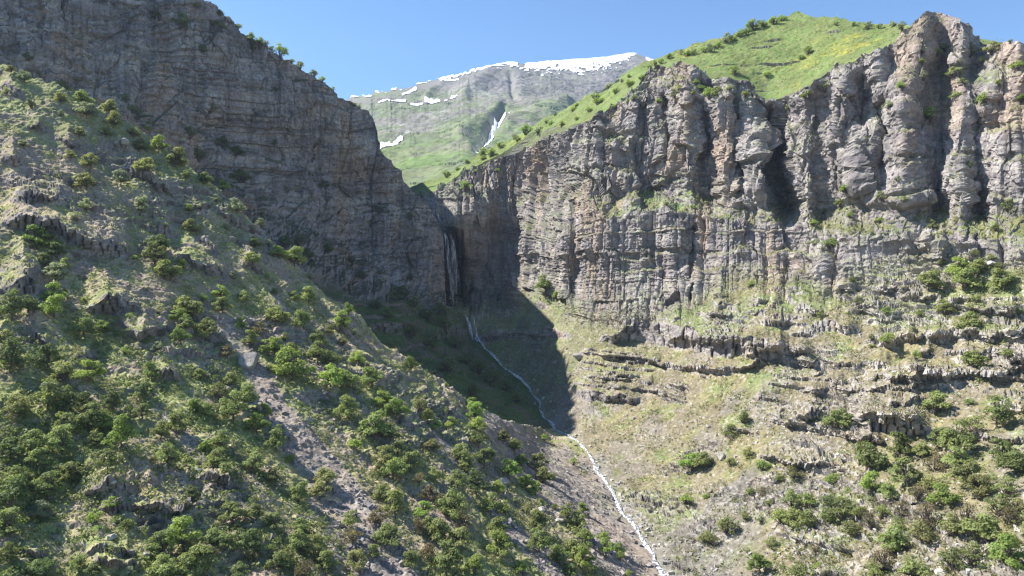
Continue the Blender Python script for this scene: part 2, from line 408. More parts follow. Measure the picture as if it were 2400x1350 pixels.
    # big flutes and buttresses seen on the wall
    for pts, w, a in (([(360, 0), (350, 120), (330, 250)], 22, -5.0), ([(330, 60), (300, 260), (270, 330)], 40, 3.5), ([(520, 150), (560, 330), (610, 470)], 20, -2.5),
                      ([(600, 200), (660, 360), (700, 480)], 40, 3), ([(760, 260), (800, 420), (840, 560)], 18, -2.0), ([(870, 400), (900, 560), (930, 690)], 16, -2.0),
                      ([(500, 460), (640, 480)], 26, 3), ([(100, 0), (60, 140)], 30, 3)):
        d, _ = pline(PX, PY, pts); dis = dis + a * np.exp(-(d / w) ** 2)
    # bush-grown ledges that cross the wall
    for i, (pts, w, a) in enumerate((([(420, 290), (560, 350), (700, 400), (860, 470), (960, 500)], 16, 4.0), ([(400, 400), (520, 430), (640, 520), (760, 560), (900, 640)], 18, 5.0),
                                     ([(560, 110), (700, 200), (830, 270)], 10, 2.0), ([(820, 560), (940, 580), (1035, 590)], 8, 1.8), ([(870, 480), (960, 520), (1030, 540)], 8, 2.0))):
        ly = curve(pts, px) + 8 * vnoise(px / 40, px * 0, px * 0, 240 + i)
        inx = sstep(pts[0][0] - 30, pts[0][0] + 40, px) * sstep(pts[-1][0] + 20, pts[-1][0] - 30, px)
        d = ly - PY
        dis = dis - a * inx * (sstep(-w, w, d) - sstep(0, 130, d)) * 1.0
    near = sstep(1048, 1028, PX)
    dis_s = edge * (2.0 * fbm(x / 14, y / 14, z / 9, 241, 3) + 0.8 * fbm(x / 3, y / 3, z / 2, 242, 2))
    k = (z + 1.2 * vnoise(x / 9, y / 9, z * 0, 243)) / 5.0; fr = k - np.floor(k)
    dis_s = dis_s + edge * 1.6 * (0.5 - fr) * sstep(0.0, 0.3, vnoise(x / 18, y / 18, z / 12, 244))
    P = base + n0 * (dis * wall * near + dis_s * (1 - wall))[..., None]
    # the dark slope outcrop left of the cascade
    n = normals(P)
    x, y, z = P[..., 0], P[..., 1], P[..., 2]
    a1 = fbm(S / 10, t / 5, z * 0, 251, 3); a2 = vnoise(x / 1.6, y / 1.6, z / 0.9, 252)
    col = mixc(np.broadcast_to(ROCK * 1.15, P.shape), ROCK_D * 1.25, sstep(-0.25, 0.45, a1))
    col = mixc(col, ROCK_L * 0.95, 0.45 * sstep(0.1, 0.5, fbm(S / 16, t / 4.5, z * 0, 260, 3)))
    col = mixc(col, ROCK_L * 0.9, 0.6 * sstep(0.2, 0.6, a2 + 0.4 * vnoise(S / 5, t / 1.8, z * 0, 253)))
    bedc = _hash(np.floor(t / 1.3).astype(np.int32), zi, zi, 259); col = col * (0.92 + 0.16 * bedc)[..., None]
    col = mixc(col, OCHRE * 0.9, 0.42 * sstep(0.12, 0.45, fbm(S / 16, z / 34, z * 0, 254, 3)))
    col = col * np.array([0.96, 1.0, 1.06])
    strk = sstep(0.25, 0.6, vnoise(S / 1.5, z / 30, z * 0, 255)); col = mixc(col, ROCK_D * 0.8, 0.45 * strk)
    flat = sstep(0.42, 0.68, n[..., 2] + 0.1 * a2)
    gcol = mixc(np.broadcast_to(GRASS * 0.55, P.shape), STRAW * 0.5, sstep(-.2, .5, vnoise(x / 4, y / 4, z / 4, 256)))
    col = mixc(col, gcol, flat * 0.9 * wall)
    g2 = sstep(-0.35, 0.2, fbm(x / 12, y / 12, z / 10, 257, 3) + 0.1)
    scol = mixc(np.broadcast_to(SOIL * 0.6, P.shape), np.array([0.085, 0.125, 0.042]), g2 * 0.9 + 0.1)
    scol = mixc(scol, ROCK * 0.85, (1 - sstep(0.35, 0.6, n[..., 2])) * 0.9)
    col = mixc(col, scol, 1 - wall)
    # meadow on the very top
    topm = sstep(26, 4, PY - tp) * sstep(0.3, 0.5, n[..., 2]) * (PX < 860)
    col = mixc(col, GRASS, topm * 0.7)
    # far side: over the ridge the ground goes on gently, then down
    P2, col2 = back_rows(P, col, 15, 2.0, 1.3, -1)      # the mountain goes on behind the edge
    SURF.append(('wall', P))
    keep = np.ones((P2.shape[0] - 1, P2.shape[1] - 1), bool)
    keep[int(nv * 0.45) + 1:, np.searchsorted(px, 1044):] = False
    return mesh_from_grid('gorge_wall', P2, col2, M_rock, keep)

# ================================================================== S3: sunlit cliffs and the slope under them
def build_sunlit_cliff():
    top = [(985, 452), (1010, 446), (1050, 432), (1090, 398), (1200, 360), (1300, 315), (1370, 290), (1440, 250), (1480, 215), (1500, 186), (1520, 168),
           (1560, 158), (1600, 150), (1640, 160), (1665, 185), (1700, 182), (1750, 186), (1775, 205), (1792, 232), (1815, 232), (1840, 224), (1870, 214), (1900, 198),
           (1940, 165), (1970, 150), (2000, 138), (2040, 128), (2080, 108), (2110, 78), (2140, 54), (2165, 30), (2190, 24), (2225, 36), (2255, 46), (2276, 66), (2284, 92),
           (2310, 106), (2340, 100), (2380, 94), (2420, 100), (2560, 90), (2700, 120)]
    nu, nv = 1030, 750
    px = np.linspace(985, 2700, nu)
    tp = curve(top, px) + 4 * vnoise(px / 22, px * 0, px * 0, 303) + 3 * vnoise(px / 9, px * 0, px * 0, 304)
    sb = [(985, 730), (1050, 735), (1100, 756), (1114, 795)] + [(a, b + 14) for a, b, _ in STREAM if a > 1125] + [(1650, 1555), (2720, 1555)]
    bt = curve(sb, px)
    v = np.linspace(0, 1, nv)[:, None]
    PX = np.broadcast_to(px, (nv, nu)).copy(); PY = bt + (tp - bt) * v
    wallc = [(985, 730, 500), (1060, 735, 486), (1060, 540, 492), (1010, 450, 530), (1140, 720, 502), (1190, 705, 512), (1196, 560, 526), (1130, 480, 510), (1196, 430, 530), (1226, 690, 472), (1226, 560, 482), (1260, 690, 448), (1300, 690, 424),
             (1240, 560, 470), (1300, 480, 448), (1320, 340, 452), (1345, 710, 396), (1345, 500, 406), (1380, 740, 380), (1500, 735, 364), (1600, 710, 354), (1700, 660, 350), (1850, 660, 338), (2000, 650, 328), (2150, 600, 326), (2400, 600, 310), (2560, 600, 302),
             (1500, 440, 374), (1700, 440, 366), (1850, 440, 360), (2000, 440, 346), (2200, 440, 340), (2400, 440, 326), (2560, 440, 318),
             (1450, 240, 396), (1520, 168, 398), (1600, 150, 392), (1700, 182, 380), (1800, 228, 392), (1900, 198, 370), (2000, 138, 362), (2180, 24, 362), (2284, 92, 356), (2420, 98, 344), (2560, 90, 336)]
    slope = [(1160, 760, 462), (1200, 800, 446), (1240, 760, 440), (1280, 850, 400), (1310, 770, 402), (1340, 900, 358), (1380, 800, 362), (1400, 900, 340), (1400, 1000, 312), (1560, 800, 340), (1560, 900, 312), (1560, 1000, 288), (1700, 800, 320), (1700, 900, 296), (1700, 1000, 275),
             (1500, 1100, 266), (1700, 1100, 252), (1700, 1350, 202), (1620, 1250, 220), (2000, 780, 304), (2000, 900, 278), (2000, 1100, 235), (2000, 1350, 186), (2400, 780, 286), (2400, 900, 262), (2400, 1100, 215), (2400, 1350, 168), (2560, 900, 256), (2560, 1350, 160), (2560, 1430, 150), (1700, 1430, 188), (1720, 1550, 168), (2200, 1550, 140), (2700, 1550, 126), (2700, 1000, 215)] + \
            [(a, b, c) for a, b, c in STREAM if a >= 1112]
    kk = lambda a: 1 - 0.20 * max(0.0, a - 1480) / 920
    wallc = [(a, b, c * kk(a)) for a, b, c in wallc]; slope = [(a, b, c * (kk(a) if a > 1600 else 1)) for a, b, c in slope]
    Y = tps(wallc + slope, PX, PY)
    base0 = world(PX, PY, Y)
    foot = curve([(985, 735), (1060, 728), (1200, 735), (1215, 700), (1300, 692), (1380, 745), (1450, 745), (1560, 738), (1640, 712), (1690, 660), (1760, 655), (1850, 672), (1960, 690), (2010, 640), (2080, 620), (2150, 590), (2230, 590), (2320, 610), (2400, 600), (2560, 600)], px)
    foot = foot + 8 * vnoise(px / 40, px * 0, px * 0, 305)
    wall = sstep(-10, 34, foot - PY)
    edge = sstep(8, 60, pline(PX, PY, STL)[0])
    # ledges: (line, visible height in px, setback m)
    grassy = np.zeros(PX.shape)
    ledges = [([(1400, 508), (1500, 500), (1640, 494), (1760, 520), (1840, 516), (1900, 545), (2050, 560), (2200, 545), (2400, 560), (2560, 560)], [(1400, 22), (1700, 24), (1860, 40), (2000, 62), (2400, 56), (2560, 56)], 13, 1.0),
              ([(1390, 482), (1500, 472), (1640, 470), (1740, 480)], [(1390, 22), (1740, 20)], 9, 0.9),
              ([(1420, 606), (1560, 600), (1700, 592), (1850, 600), (2000, 590)], [(1420, 8), (2000, 9)], 3, 0.5),
              ([(1340, 410), (1450, 402), (1560, 425), (1700, 436), (1760, 440)], [(1340, 10), (1760, 10)], 3, 0.45),
              ([(1360, 340), (1440, 330), (1520, 320)], [(1360, 14), (1520, 14)], 6, 0.8),
              ([(1030, 545), (1100, 540), (1200, 550)], [(1030, 14), (1200, 10)], 5, 0.7),
              ([(1200, 540), (1260, 535), (1340, 545)], [(1200, 14), (1340, 14)], 5, 0.6), ([(1210, 480), (1340, 470)], [(1210, 20), (1340, 16)], 6, 0.5), ([(1210, 625), (1310, 620)], [(1210, 12), (1310, 12)], 4, 0.5),
              ([(2080, 250), (2200, 240), (2320, 250), (2450, 250), (2560, 250)], [(2080, 16), (2560, 20)], 3.5, 0.5),
              ([(2080, 308), (2240, 300), (2400, 312), (2560, 310)], [(2080, 14), (2560, 14)], 2.5, 0.4),
              ([(2080, 380), (2250, 370), (2400, 384), (2560, 380)], [(2080, 8), (2560, 8)], 1.5, 0.3),
              ([(2070, 470), (2250, 460), (2400, 470), (2560, 470)], [(2070, 8), (2560, 8)], 2.5, 0.4),
              ([(2170, 180), (2300, 190), (2420, 170), (2560, 170)], [(2170, 30), (2560, 30)], 6, 0.5),
              ([(1420, 235), (1500, 225), (1560, 205), (1680, 225), (1760, 225)], [(1420, 20), (1560, 26), (1760, 22)], 6, 0.8),
              ([(1450, 645), (1600, 640), (1700, 630), (1900, 640)], [(1450, 6), (1900, 8)], 2.5, 0.4)]
    for i, (pts, wd, a, gr) in enumerate(ledges):
        ly = curve(pts, px) + 10 * vnoise(px / 60, px * 0, px * 0, 310 + i) + 5 * vnoise(px / 15, px * 0, px * 0, 330 + i)
        w = curve(wd, px)
        inx = sstep(pts[0][0] - 25, pts[0][0] + 25, px) * (1 - sstep(pts[-1][0] - 25, pts[-1][0] + 25, px))
        am = a * inx * (0.70 + 0.75 * vnoise(px / 45, px * 0, px * 0, 350 + i))
        d = (ly - PY) / w
        st = np.clip(d, 0, 1)
        Y = Y + am * (st - (0.0 if pts[0][0] > 2050 else 0.35) * sstep(1, 1 + 130 / w, d))
        grassy = np.maximum(grassy, gr * inx * sstep(-0.25, 0.1, d) * (1 - sstep(0.95, 1.35, d)))
    for pts, w, a in (([(1790, 225), (1806, 330), (1826, 420), (1848, 490)], 22, 26.0), ([(1840, 300), (1866, 400), (1872, 480)], 12, -4.0), ([(1762, 240), (1770, 330), (1782, 440)], 22, -9.0),
                      ([(2066, 250), (2066, 330), (2062, 440)], 16, 8.0), ([(2030, 210), (2040, 260)], 36, 7.0), ([(2110, 220), (2116, 330), (2112, 460)], 34, -6.0), ([(1985, 160), (1960, 260), (1950, 330)], 22, -6.0), ([(2020, 320), (2030, 430)], 20, -5.0), ([(1975, 330), (1965, 440)], 8, 5.0),
                      ([(1345, 480), (1346, 600), (1344, 690)], 6, 6.0), ([(1322, 560), (1318, 690)], 16, -6.0), ([(1206, 430), (1208, 560), (1202, 700)], 10, 4.0), ([(1070, 470), (1072, 530)], 18, -6.0), ([(1110, 450), (1112, 540)], 8, 4.0), ([(1060, 560), (1062, 715)], 16, 7.0), ([(1140, 570), (1140, 700)], 22, -2.0),
                      ([(1450, 340), (1460, 420)], 14, -4.0), ([(1560, 230), (1570, 380)], 10, 6.0), ([(1600, 200), (1610, 400)], 18, -5.0), ([(1640, 190), (1650, 300)], 10, 5), ([(1690, 230), (1700, 420)], 22, -6.0), ([(1735, 280), (1740, 420)], 9, 5.0),
                      ([(1500, 520), (1510, 600)], 14, -3.0), ([(1555, 540), (1560, 700)], 10, 4.0), ([(1625, 540), (1620, 700)], 8, 5.0), ([(1700, 540), (1690, 640)], 20, -3.0), ([(1850, 600), (1840, 700)], 12, 3), ([(1920, 580), (1930, 680)], 14, -4.0), ([(1965, 610), (1975, 690)], 9, 5.0),
                      ([(2190, 50), (2180, 120)], 34, -4.0), ([(2238, 60), (2240, 120)], 10, 3.0), ([(2260, 70), (2262, 110)], 14, -4), ([(2160, 120), (2120, 240)], 36, -5), ([(2330, 180), (2310, 240)], 30, -6), ([(2255, 180), (2240, 240)], 22, 4.0), ([(2200, 150), (2190, 180)], 18, 3),
                      ([(2200, 330), (2210, 450)], 12, -3.5), ([(2280, 330), (2285, 450)], 8, 4.0), ([(2350, 320), (2350, 450)], 16, -3.5), ([(2180, 560), (2200, 590)], 20, -4), ([(2290, 560), (2300, 600)], 10, 4)):
        d, _ = pline(PX, PY, pts); Y = Y + a * np.exp(-(d / w) ** 2) * sstep(4, 30, PY - tp)
    # rock bands on the slope
    stepm = [([(1105, 798), (1150, 800), (1205, 792)], 34), ([(1080, 752), (1150, 748), (1200, 742)], 10)]
    g = 0.15
    bands = [([(1400, 800), (1500, 800), (1600, 818), (1700, 838), (1765, 842), (1850, 838)], 44), ([(1400, 838), (1500, 852), (1600, 868), (1720, 872), (1800, 852)], 13),
             ([(1342, 925), (1420, 952), (1480, 946), (1510, 938)], 36), ([(1362, 965), (1412, 974)], 18), ([(1370, 880), (1450, 892), (1540, 905)], 9), ([(1420, 905), (1500, 918), (1550, 920)], 8),
             ([(1270, 782), (1300, 790), (1330, 786)], 36), ([(1310, 795), (1342, 790)], 30), ([(1255, 722), (1290, 720)], 34), ([(1988, 1008), (2070, 1016), (2145, 1022), (2190, 1014)], 40), ([(1860, 978), (1935, 988)], 22), ([(1800, 988), (1870, 1004), (1940, 1018), (2010, 1036), (2080, 1040)], 18),
             ([(2200, 1020), (2300, 1035), (2420, 1040)], 18), ([(1770, 1070), (1860, 1090), (1990, 1104)], 14), ([(2060, 955), (2160, 950)], 18), ([(1700, 1010), (1780, 1020)], 9),
             ([(2100, 870), (2200, 885), (2240, 890)], 26), ([(2230, 850), (2320, 850), (2420, 835)], 26), ([(2110, 800), (2200, 790), (2300, 780)], 16), ([(1850, 790), (1950, 780), (2020, 775)], 26), ([(1640, 770), (1720, 755)], 20), ([(1560, 790), (1600, 745)], 14), ([(1850, 740), (1940, 738)], 24),
             ([(1990, 740), (2080, 730)], 18), ([(2050, 690), (2140, 680)], 18), ([(2130, 830), (2200, 830)], 20), ([(1660, 730), (1720, 715)], 32), ([(1850, 1270), (1930, 1285), (2010, 1300)], 10), ([(2020, 1330), (2150, 1345)], 14), ([(1880, 1340), (1980, 1360)], 14),
             ([(2060, 1180), (2160, 1185)], 9), ([(1830, 870), (1900, 885), (1960, 870)], 8), ([(1810, 890), (1880, 910)], 7), ([(1840, 845), (1920, 860)], 9), ([(2180, 720), (2260, 725)], 14), ([(2320, 790), (2400, 800)], 14), ([(1950, 690), (2010, 690)], 16), ([(1750, 720), (1830, 720)], 16)]
    rockm = np.zeros(PX.shape)
    rb = random.Random(5)
    for q in range(74):                     # the many thin beds that crop out across the slope
        if q < 46: cx_, cy_, L_ = rb.uniform(1800, 2420), rb.uniform(700, 980), rb.uniform(25, 90)
        elif q < 62: cx_, cy_, L_ = rb.uniform(1560, 1900), rb.uniform(690, 880), rb.uniform(20, 70)
        else: cx_, cy_, L_ = rb.uniform(1400, 1490), (844, 858, 872, 885, 897, 908, 836, 829, 850, 868, 880, 892)[q - 62], rb.uniform(40, 80)
        tl = 0.12 if cx_ < 1900 else rb.uniform(-0.06, 0.1)
        stepm.append(([(cx_ - L_, cy_ - tl * L_), (cx_, cy_ + rb.uniform(-2, 2)), (cx_ + L_, cy_ + tl * L_ * 0.7)], rb.uniform(8, 20) if q < 62 else rb.uniform(5.5, 8)))
    for i, (pts, h) in enumerate(bands + stepm):
        dY, rk = outcrop(PX, PY, pts, h * (1.12 if i < 3 else 1), g * (1.7 if i in (0, 9, 10, 11) else 1.3 if i == 2 else 2.2 if i in (1, 4, 5, 13) or 62 <= i - len(bands) - 2 else 1.7 if h < 19 else 1.25), 400 + i)
        Y = Y + dY; rockm = np.maximum(rockm, rk)
    P = world(PX, PY, Y)
    n0 = normals(blur(P, 5))
    mid = base0[int(nv * 0.62)]
    s = np.concatenate([[0], np.cumsum(np.hypot(np.diff(mid[:, 0]), np.diff(mid[:, 1])))])
    S = np.broadcast_to(s, PX.shape)
    x, y, z = P[..., 0], P[..., 1], P[..., 2]
    t = z + 0.03 * S + 4 * vnoise(S / 70, z / 60, z * 0, 501) + 1.2 * vnoise(S / 12, z / 14, z * 0, 502)
    zi = np.zeros(PX.shape, np.int32)
    def beds(tt, per, amp, sd):
        """continuous beds, each standing out or back as a whole, a little set back upward"""
        kb = tt / per; ki = np.floor(kb); fb = kb - ki
        h = _hash(ki.astype(np.int32), zi, zi, sd); h2 = _hash(ki.astype(np.int32) + 1, zi, zi, sd)
        return amp * ((h + (h2 - h) * sstep(0.86, 1.0, fb)) - 0.5) + 0.25 * amp * (0.5 - fb)
    up = sstep(500, 420, PY + 0.0 * PX)               # weathered, craggier rock higher up
    dis = (beds(t, 12.0, 2.2, 516) * (1 - 0.88 * up) + beds(t, 4.3, 1.4, 517) * (1 - 0.80 * up) + beds(t, 1.7, 0.75, 519) * (1 - 0.45 * up)) * (0.45 + 0.55 * sstep(-0.3, 0.3, fbm(S / 20, z / 14, z * 0, 515, 2)))
    for ws, wt, amp, sd, hr in ((21, 60, 3.4, 1, 0.0), (9, 24, 1.9, 2, 0.0), (3.8, 8.6, 1.2, 3, 0.2)):
        val, rn = blocks(S, t, ws, wt, 510 + sd, hr)
        dis = dis + amp * (1 - (0.55 if ws > 15 else 0.2) * up) * ((val - 0.5) * 0.95 + 0.5 * (rn - 0.8))
    f1, e1 = facets(S / 15, y / 40, z / 36, 524); f2, e2 = facets(S / 5.0, y / 16, z / 13, 525); f3, e3 = facets(x / 2.2, y / 2.2, z / 1.8, 526)
    f0, e0 = facets(S / 34, y / 90, z / 130, 529)
    damp = 0.35 + 0.65 * sstep(0, 60, PY - tp)
    dis = dis + 4.5 * f0 * (0.5 + 0.5 * damp) * sstep(0, 50, foot - PY)
    dis = dis * damp + damp * (2.0 + 2.4 * up) * f1 + (0.9 + 2.0 * up) * f2 + (0.45 + 0.45 * up) * f3
    dis = dis + damp * (1.4 + 1.0 * up) * ridged(S / 28, z / 80, z * 0, 521, 2) + (0.4 + 0.7 * up) * ridged(S / 7, z / 16, y / 20, 522, 2) + 0.45 * fbm(x / 2.0, y / 2.0, z / 1.2, 523, 2)
    dis = dis * (1 - 0.42 * up * sstep(1990, 2110, PX))
    dis = dis * (1 - 0.80 * np.clip(grassy, 0, 1)) + np.clip(grassy, 0, 1) * (0.7 * f3 + 0.9 * f2 + 0.8 * fbm(x / 4, y / 4, z / 4, 527, 2))
    grassy = grassy * np.clip(0.62 + 1.5 * fbm(S / 8, z / 4, z * 0, 518, 3), 0, 1)
    patch = sstep(0.0, 0.32, fbm(x / 30, y / 30, z / 14, 531, 3) + 0.30 * sstep(1750, 2000, PX) * sstep(1120, 900, PY) - 0.2 * sstep(1750, 1500, PX) * sstep(800, 900, PY))
    saw = 0
    t1 = z + 0.05 * x + 2.0 * vnoise(x / 22, y / 22, z * 0, 532)
    for per, amp, sd in ((4.6, 2.5, 1), (2.1, 1.35, 2)):
        k = t1 / per + 0.22 * fbm(x / 5, y / 5, z * 0, 533 + sd, 2); fr = k - np.floor(k)
        rr = _hash(np.floor(k).astype(np.int32), np.floor(x / (per * 1.3) + 3 * vnoise(x / 9, np.floor(k), z * 0, 5)).astype(np.int32), np.zeros(PX.shape, np.int32), 535 + sd)
        saw = saw + amp * (0.5 - fr) * (0.3 + 0.7 * rr) * (rr > 0.2)
    dsl = edge * (saw * patch * 0.9 + 0.8 * (0.15 + patch) * f3 + 0.9 * fbm(x / 7, y / 7, z / 7, 541, 3) + 0.33 * fbm(x / 1.3, y / 1.3, z / 1.3, 542, 2) + 0.35 * np.maximum(0, ridged(x / 1.9, y / 1.9, z / 1.9, 543, 2)) * (0.3 + patch))
    dsl = dsl + edge * sstep(60, -20, PY - foot) * 0.8 * dis
    P = P + n0 * (dis * wall + dsl * (1 - wall))[..., None]
    n = normals(P)
    x, y, z = P[..., 0], P[..., 1], P[..., 2]
    a1 = fbm(S / 12, t / 4, z * 0, 551, 3); a2 = vnoise(x / 1.7, y / 1.7, z / 1.0, 552); sm = fbm(x / 1.6, y / 1.6, z / 1.6, 553, 2)
    rock = mixc(np.broadcast_to(ROCK * 1.15, P.shape), ROCK_D * 1.25, sstep(-0.15, 0.5, a1))
    rock = rock * (0.85 + 0.3 * _hash(np.floor(t / 1.7).astype(np.int32), zi, zi, 559))[..., None]
    rock = mixc(rock, ROCK_L, 0.6 * sstep(0.1, 0.6, a2 + 0.4 * vnoise(S / 6, t / 2, z * 0, 554)))
    och = sstep(0.12, 0.5, fbm(S / 13, z / 40, z * 0, 555, 3))
    for pts, w in (([(1350, 430), (1375, 560), (1385, 740)], 28), ([(2130, 330), (2140, 430)], 18), ([(1742, 480), (1750, 530)], 8), ([(1860, 580), (1880, 680)], 22), ([(1940, 600), (1950, 690)], 16), ([(1380, 740), (1440, 750)], 16), ([(1350, 620), (1420, 690)], 30)):
        d, _ = pline(PX, PY, pts); och = np.maximum(och, np.exp(-(d / w) ** 2) * sstep(-0.5, 0.2, vnoise(S / 3, z / 12, z * 0, 556)))
    rock = mixc(rock, OCHRE, 0.40 * och)
    strk = sstep(0.25, 0.6, vnoise(S / 1.4, z / 26, z * 0, 557)); rock = mixc(rock, ROCK_D * 0.85, 0.5 * strk * wall)
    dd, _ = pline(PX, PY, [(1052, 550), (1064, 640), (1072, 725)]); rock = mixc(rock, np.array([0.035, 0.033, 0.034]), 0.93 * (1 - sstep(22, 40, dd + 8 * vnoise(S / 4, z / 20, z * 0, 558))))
    flat = sstep(0.36, 0.62, n[..., 2] + 0.12 * sm)
    bigc = fbm(x / 30, y / 30, z / 20, 561, 3); mid_ = fbm(x / 8, y / 8, z / 8, 562, 3)
    grass = mixc(np.broadcast_to(GRASS, P.shape), GRASS_B, sstep(-0.1, 0.5, mid_ + 0.5 * bigc))
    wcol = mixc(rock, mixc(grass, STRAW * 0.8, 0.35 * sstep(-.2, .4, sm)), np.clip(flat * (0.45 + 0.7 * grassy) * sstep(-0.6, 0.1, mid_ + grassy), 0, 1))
    # the slope: tan soil and straw with green tufts, greener beside the gorge and along two gullies
    soil = mixc(np.broadcast_to(TAN * 0.95, P.shape), STRAW, sstep(-0.3, 0.4, mid_))
    soil = mixc(soil, SCREE * 1.0, 0.5 * sstep(0.0, 0.4, vnoise(x / 14, y / 14, z / 14, 563)))
    gw = 0.33 + 0.75 * sstep(1580, 1360, PX) * sstep(960, 780, PY) + 0.45 * sstep(860, 690, PY)
    for pts, w, a in (([(1770, 880), (1745, 950), (1700, 1000)], 20, 0.8), ([(1570, 1050), (1590, 1130), (1620, 1180)], 60, 0.5), ([(1450, 1130), (1500, 1180), (1570, 1220)], 36, 0.7), ([(1700, 900), (1560, 960)], 60, 0.3), ([(1620, 1200), (1700, 1130)], 50, 0.35), ([(1760, 1000), (1830, 1080)], 50, 0.2)):
        d, _ = pline(PX, PY, pts); gw = np.maximum(gw, a * np.exp(-(d / w) ** 2) + 0.1)
    gm = sstep(0.0, 0.45, gw - 0.35 + 0.5 * mid_ + 0.4 * sm + 0.2 * bigc)
    soil = mixc(soil, mixc(grass, STRAW, 0.25), gm * 0.85)
    scr = sstep(1160, 1260, PY + 0.25 * (PX - 1600) * (PX > 1600)) * (1 - sstep(1720, 1860, PX + 40 * mid_)) * sstep(1400, 1500, PX)
    for pts, w in (([(1860, 860), (1790, 950), (1760, 1010)], 16), ([(1800, 1080), (1690, 1170), (1600, 1240)], 16), ([(1880, 1130), (1790, 1200), (1700, 1300), (1680, 1400)], 30), ([(1400, 1080), (1450, 1150), (1520, 1260), (1590, 1400)], 20)):
        d, _ = pline(PX, PY, pts); scr = np.maximum(scr, 1 - sstep(w * 0.4, w * 1.3, d + w * .4 * mid_))
    sc = mixc(np.broadcast_to(SCREE * np.array([0.93, 0.96, 0.90]), P.shape), SCREE * np.array([0.70, 0.73, 0.68]), sstep(-0.3, 0.5, vnoise(x / 1.1, y / 1.1, z / 1.1, 564)))
    sc = mixc(sc, TAN * 0.9, 0.45 * sstep(0, 0.5, vnoise(x / 12, y / 12, z / 12, 565)))
    soil = mixc(soil, sc, scr * (0.9 - 0.5 * gm))
    steep = 1 - sstep(0.32, 0.62, n[..., 2] + 0.1 * sm)
    lightrock = mixc(rock, ROCK_L, 0.45)
    soil = mixc(soil, mixc(rock, lightrock, sstep(1750, 1950, PX)), np.clip(np.maximum(steep * (0.3 + 0.7 * patch), rockm * (1 - sstep(0.5, 0.75, n[..., 2]))), 0, 1))
    stones = sstep(0.25, 0.5, vnoise(x / 0.8, y / 0.8, z / 0.8, 566) + 0.35 * patch - 0.12)
    soil = mixc(soil, ROCK_L * 0.95, 0.6 * stones)
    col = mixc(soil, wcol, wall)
    topm = sstep(16, 3, PY - tp) * (PX < 2100); col = mixc(col, GRASS_B, topm * 0.6 * sstep(0.2, .5, n[..., 2]))
    tr = P[-1]; BROW['px'] = CX + tr[:, 0] / tr[:, 1] * F; BROW['py'] = CY - tr[:, 2] / tr[:, 1] * F; BROW['Y'] = tr[:, 1]
    P2, col2 = back_rows(P, col, 6, 1.2, 1.3, 0.5)
    SURF.append(('cliff', P))
    return mesh_from_grid('cliff', P2, col2, M_rock)

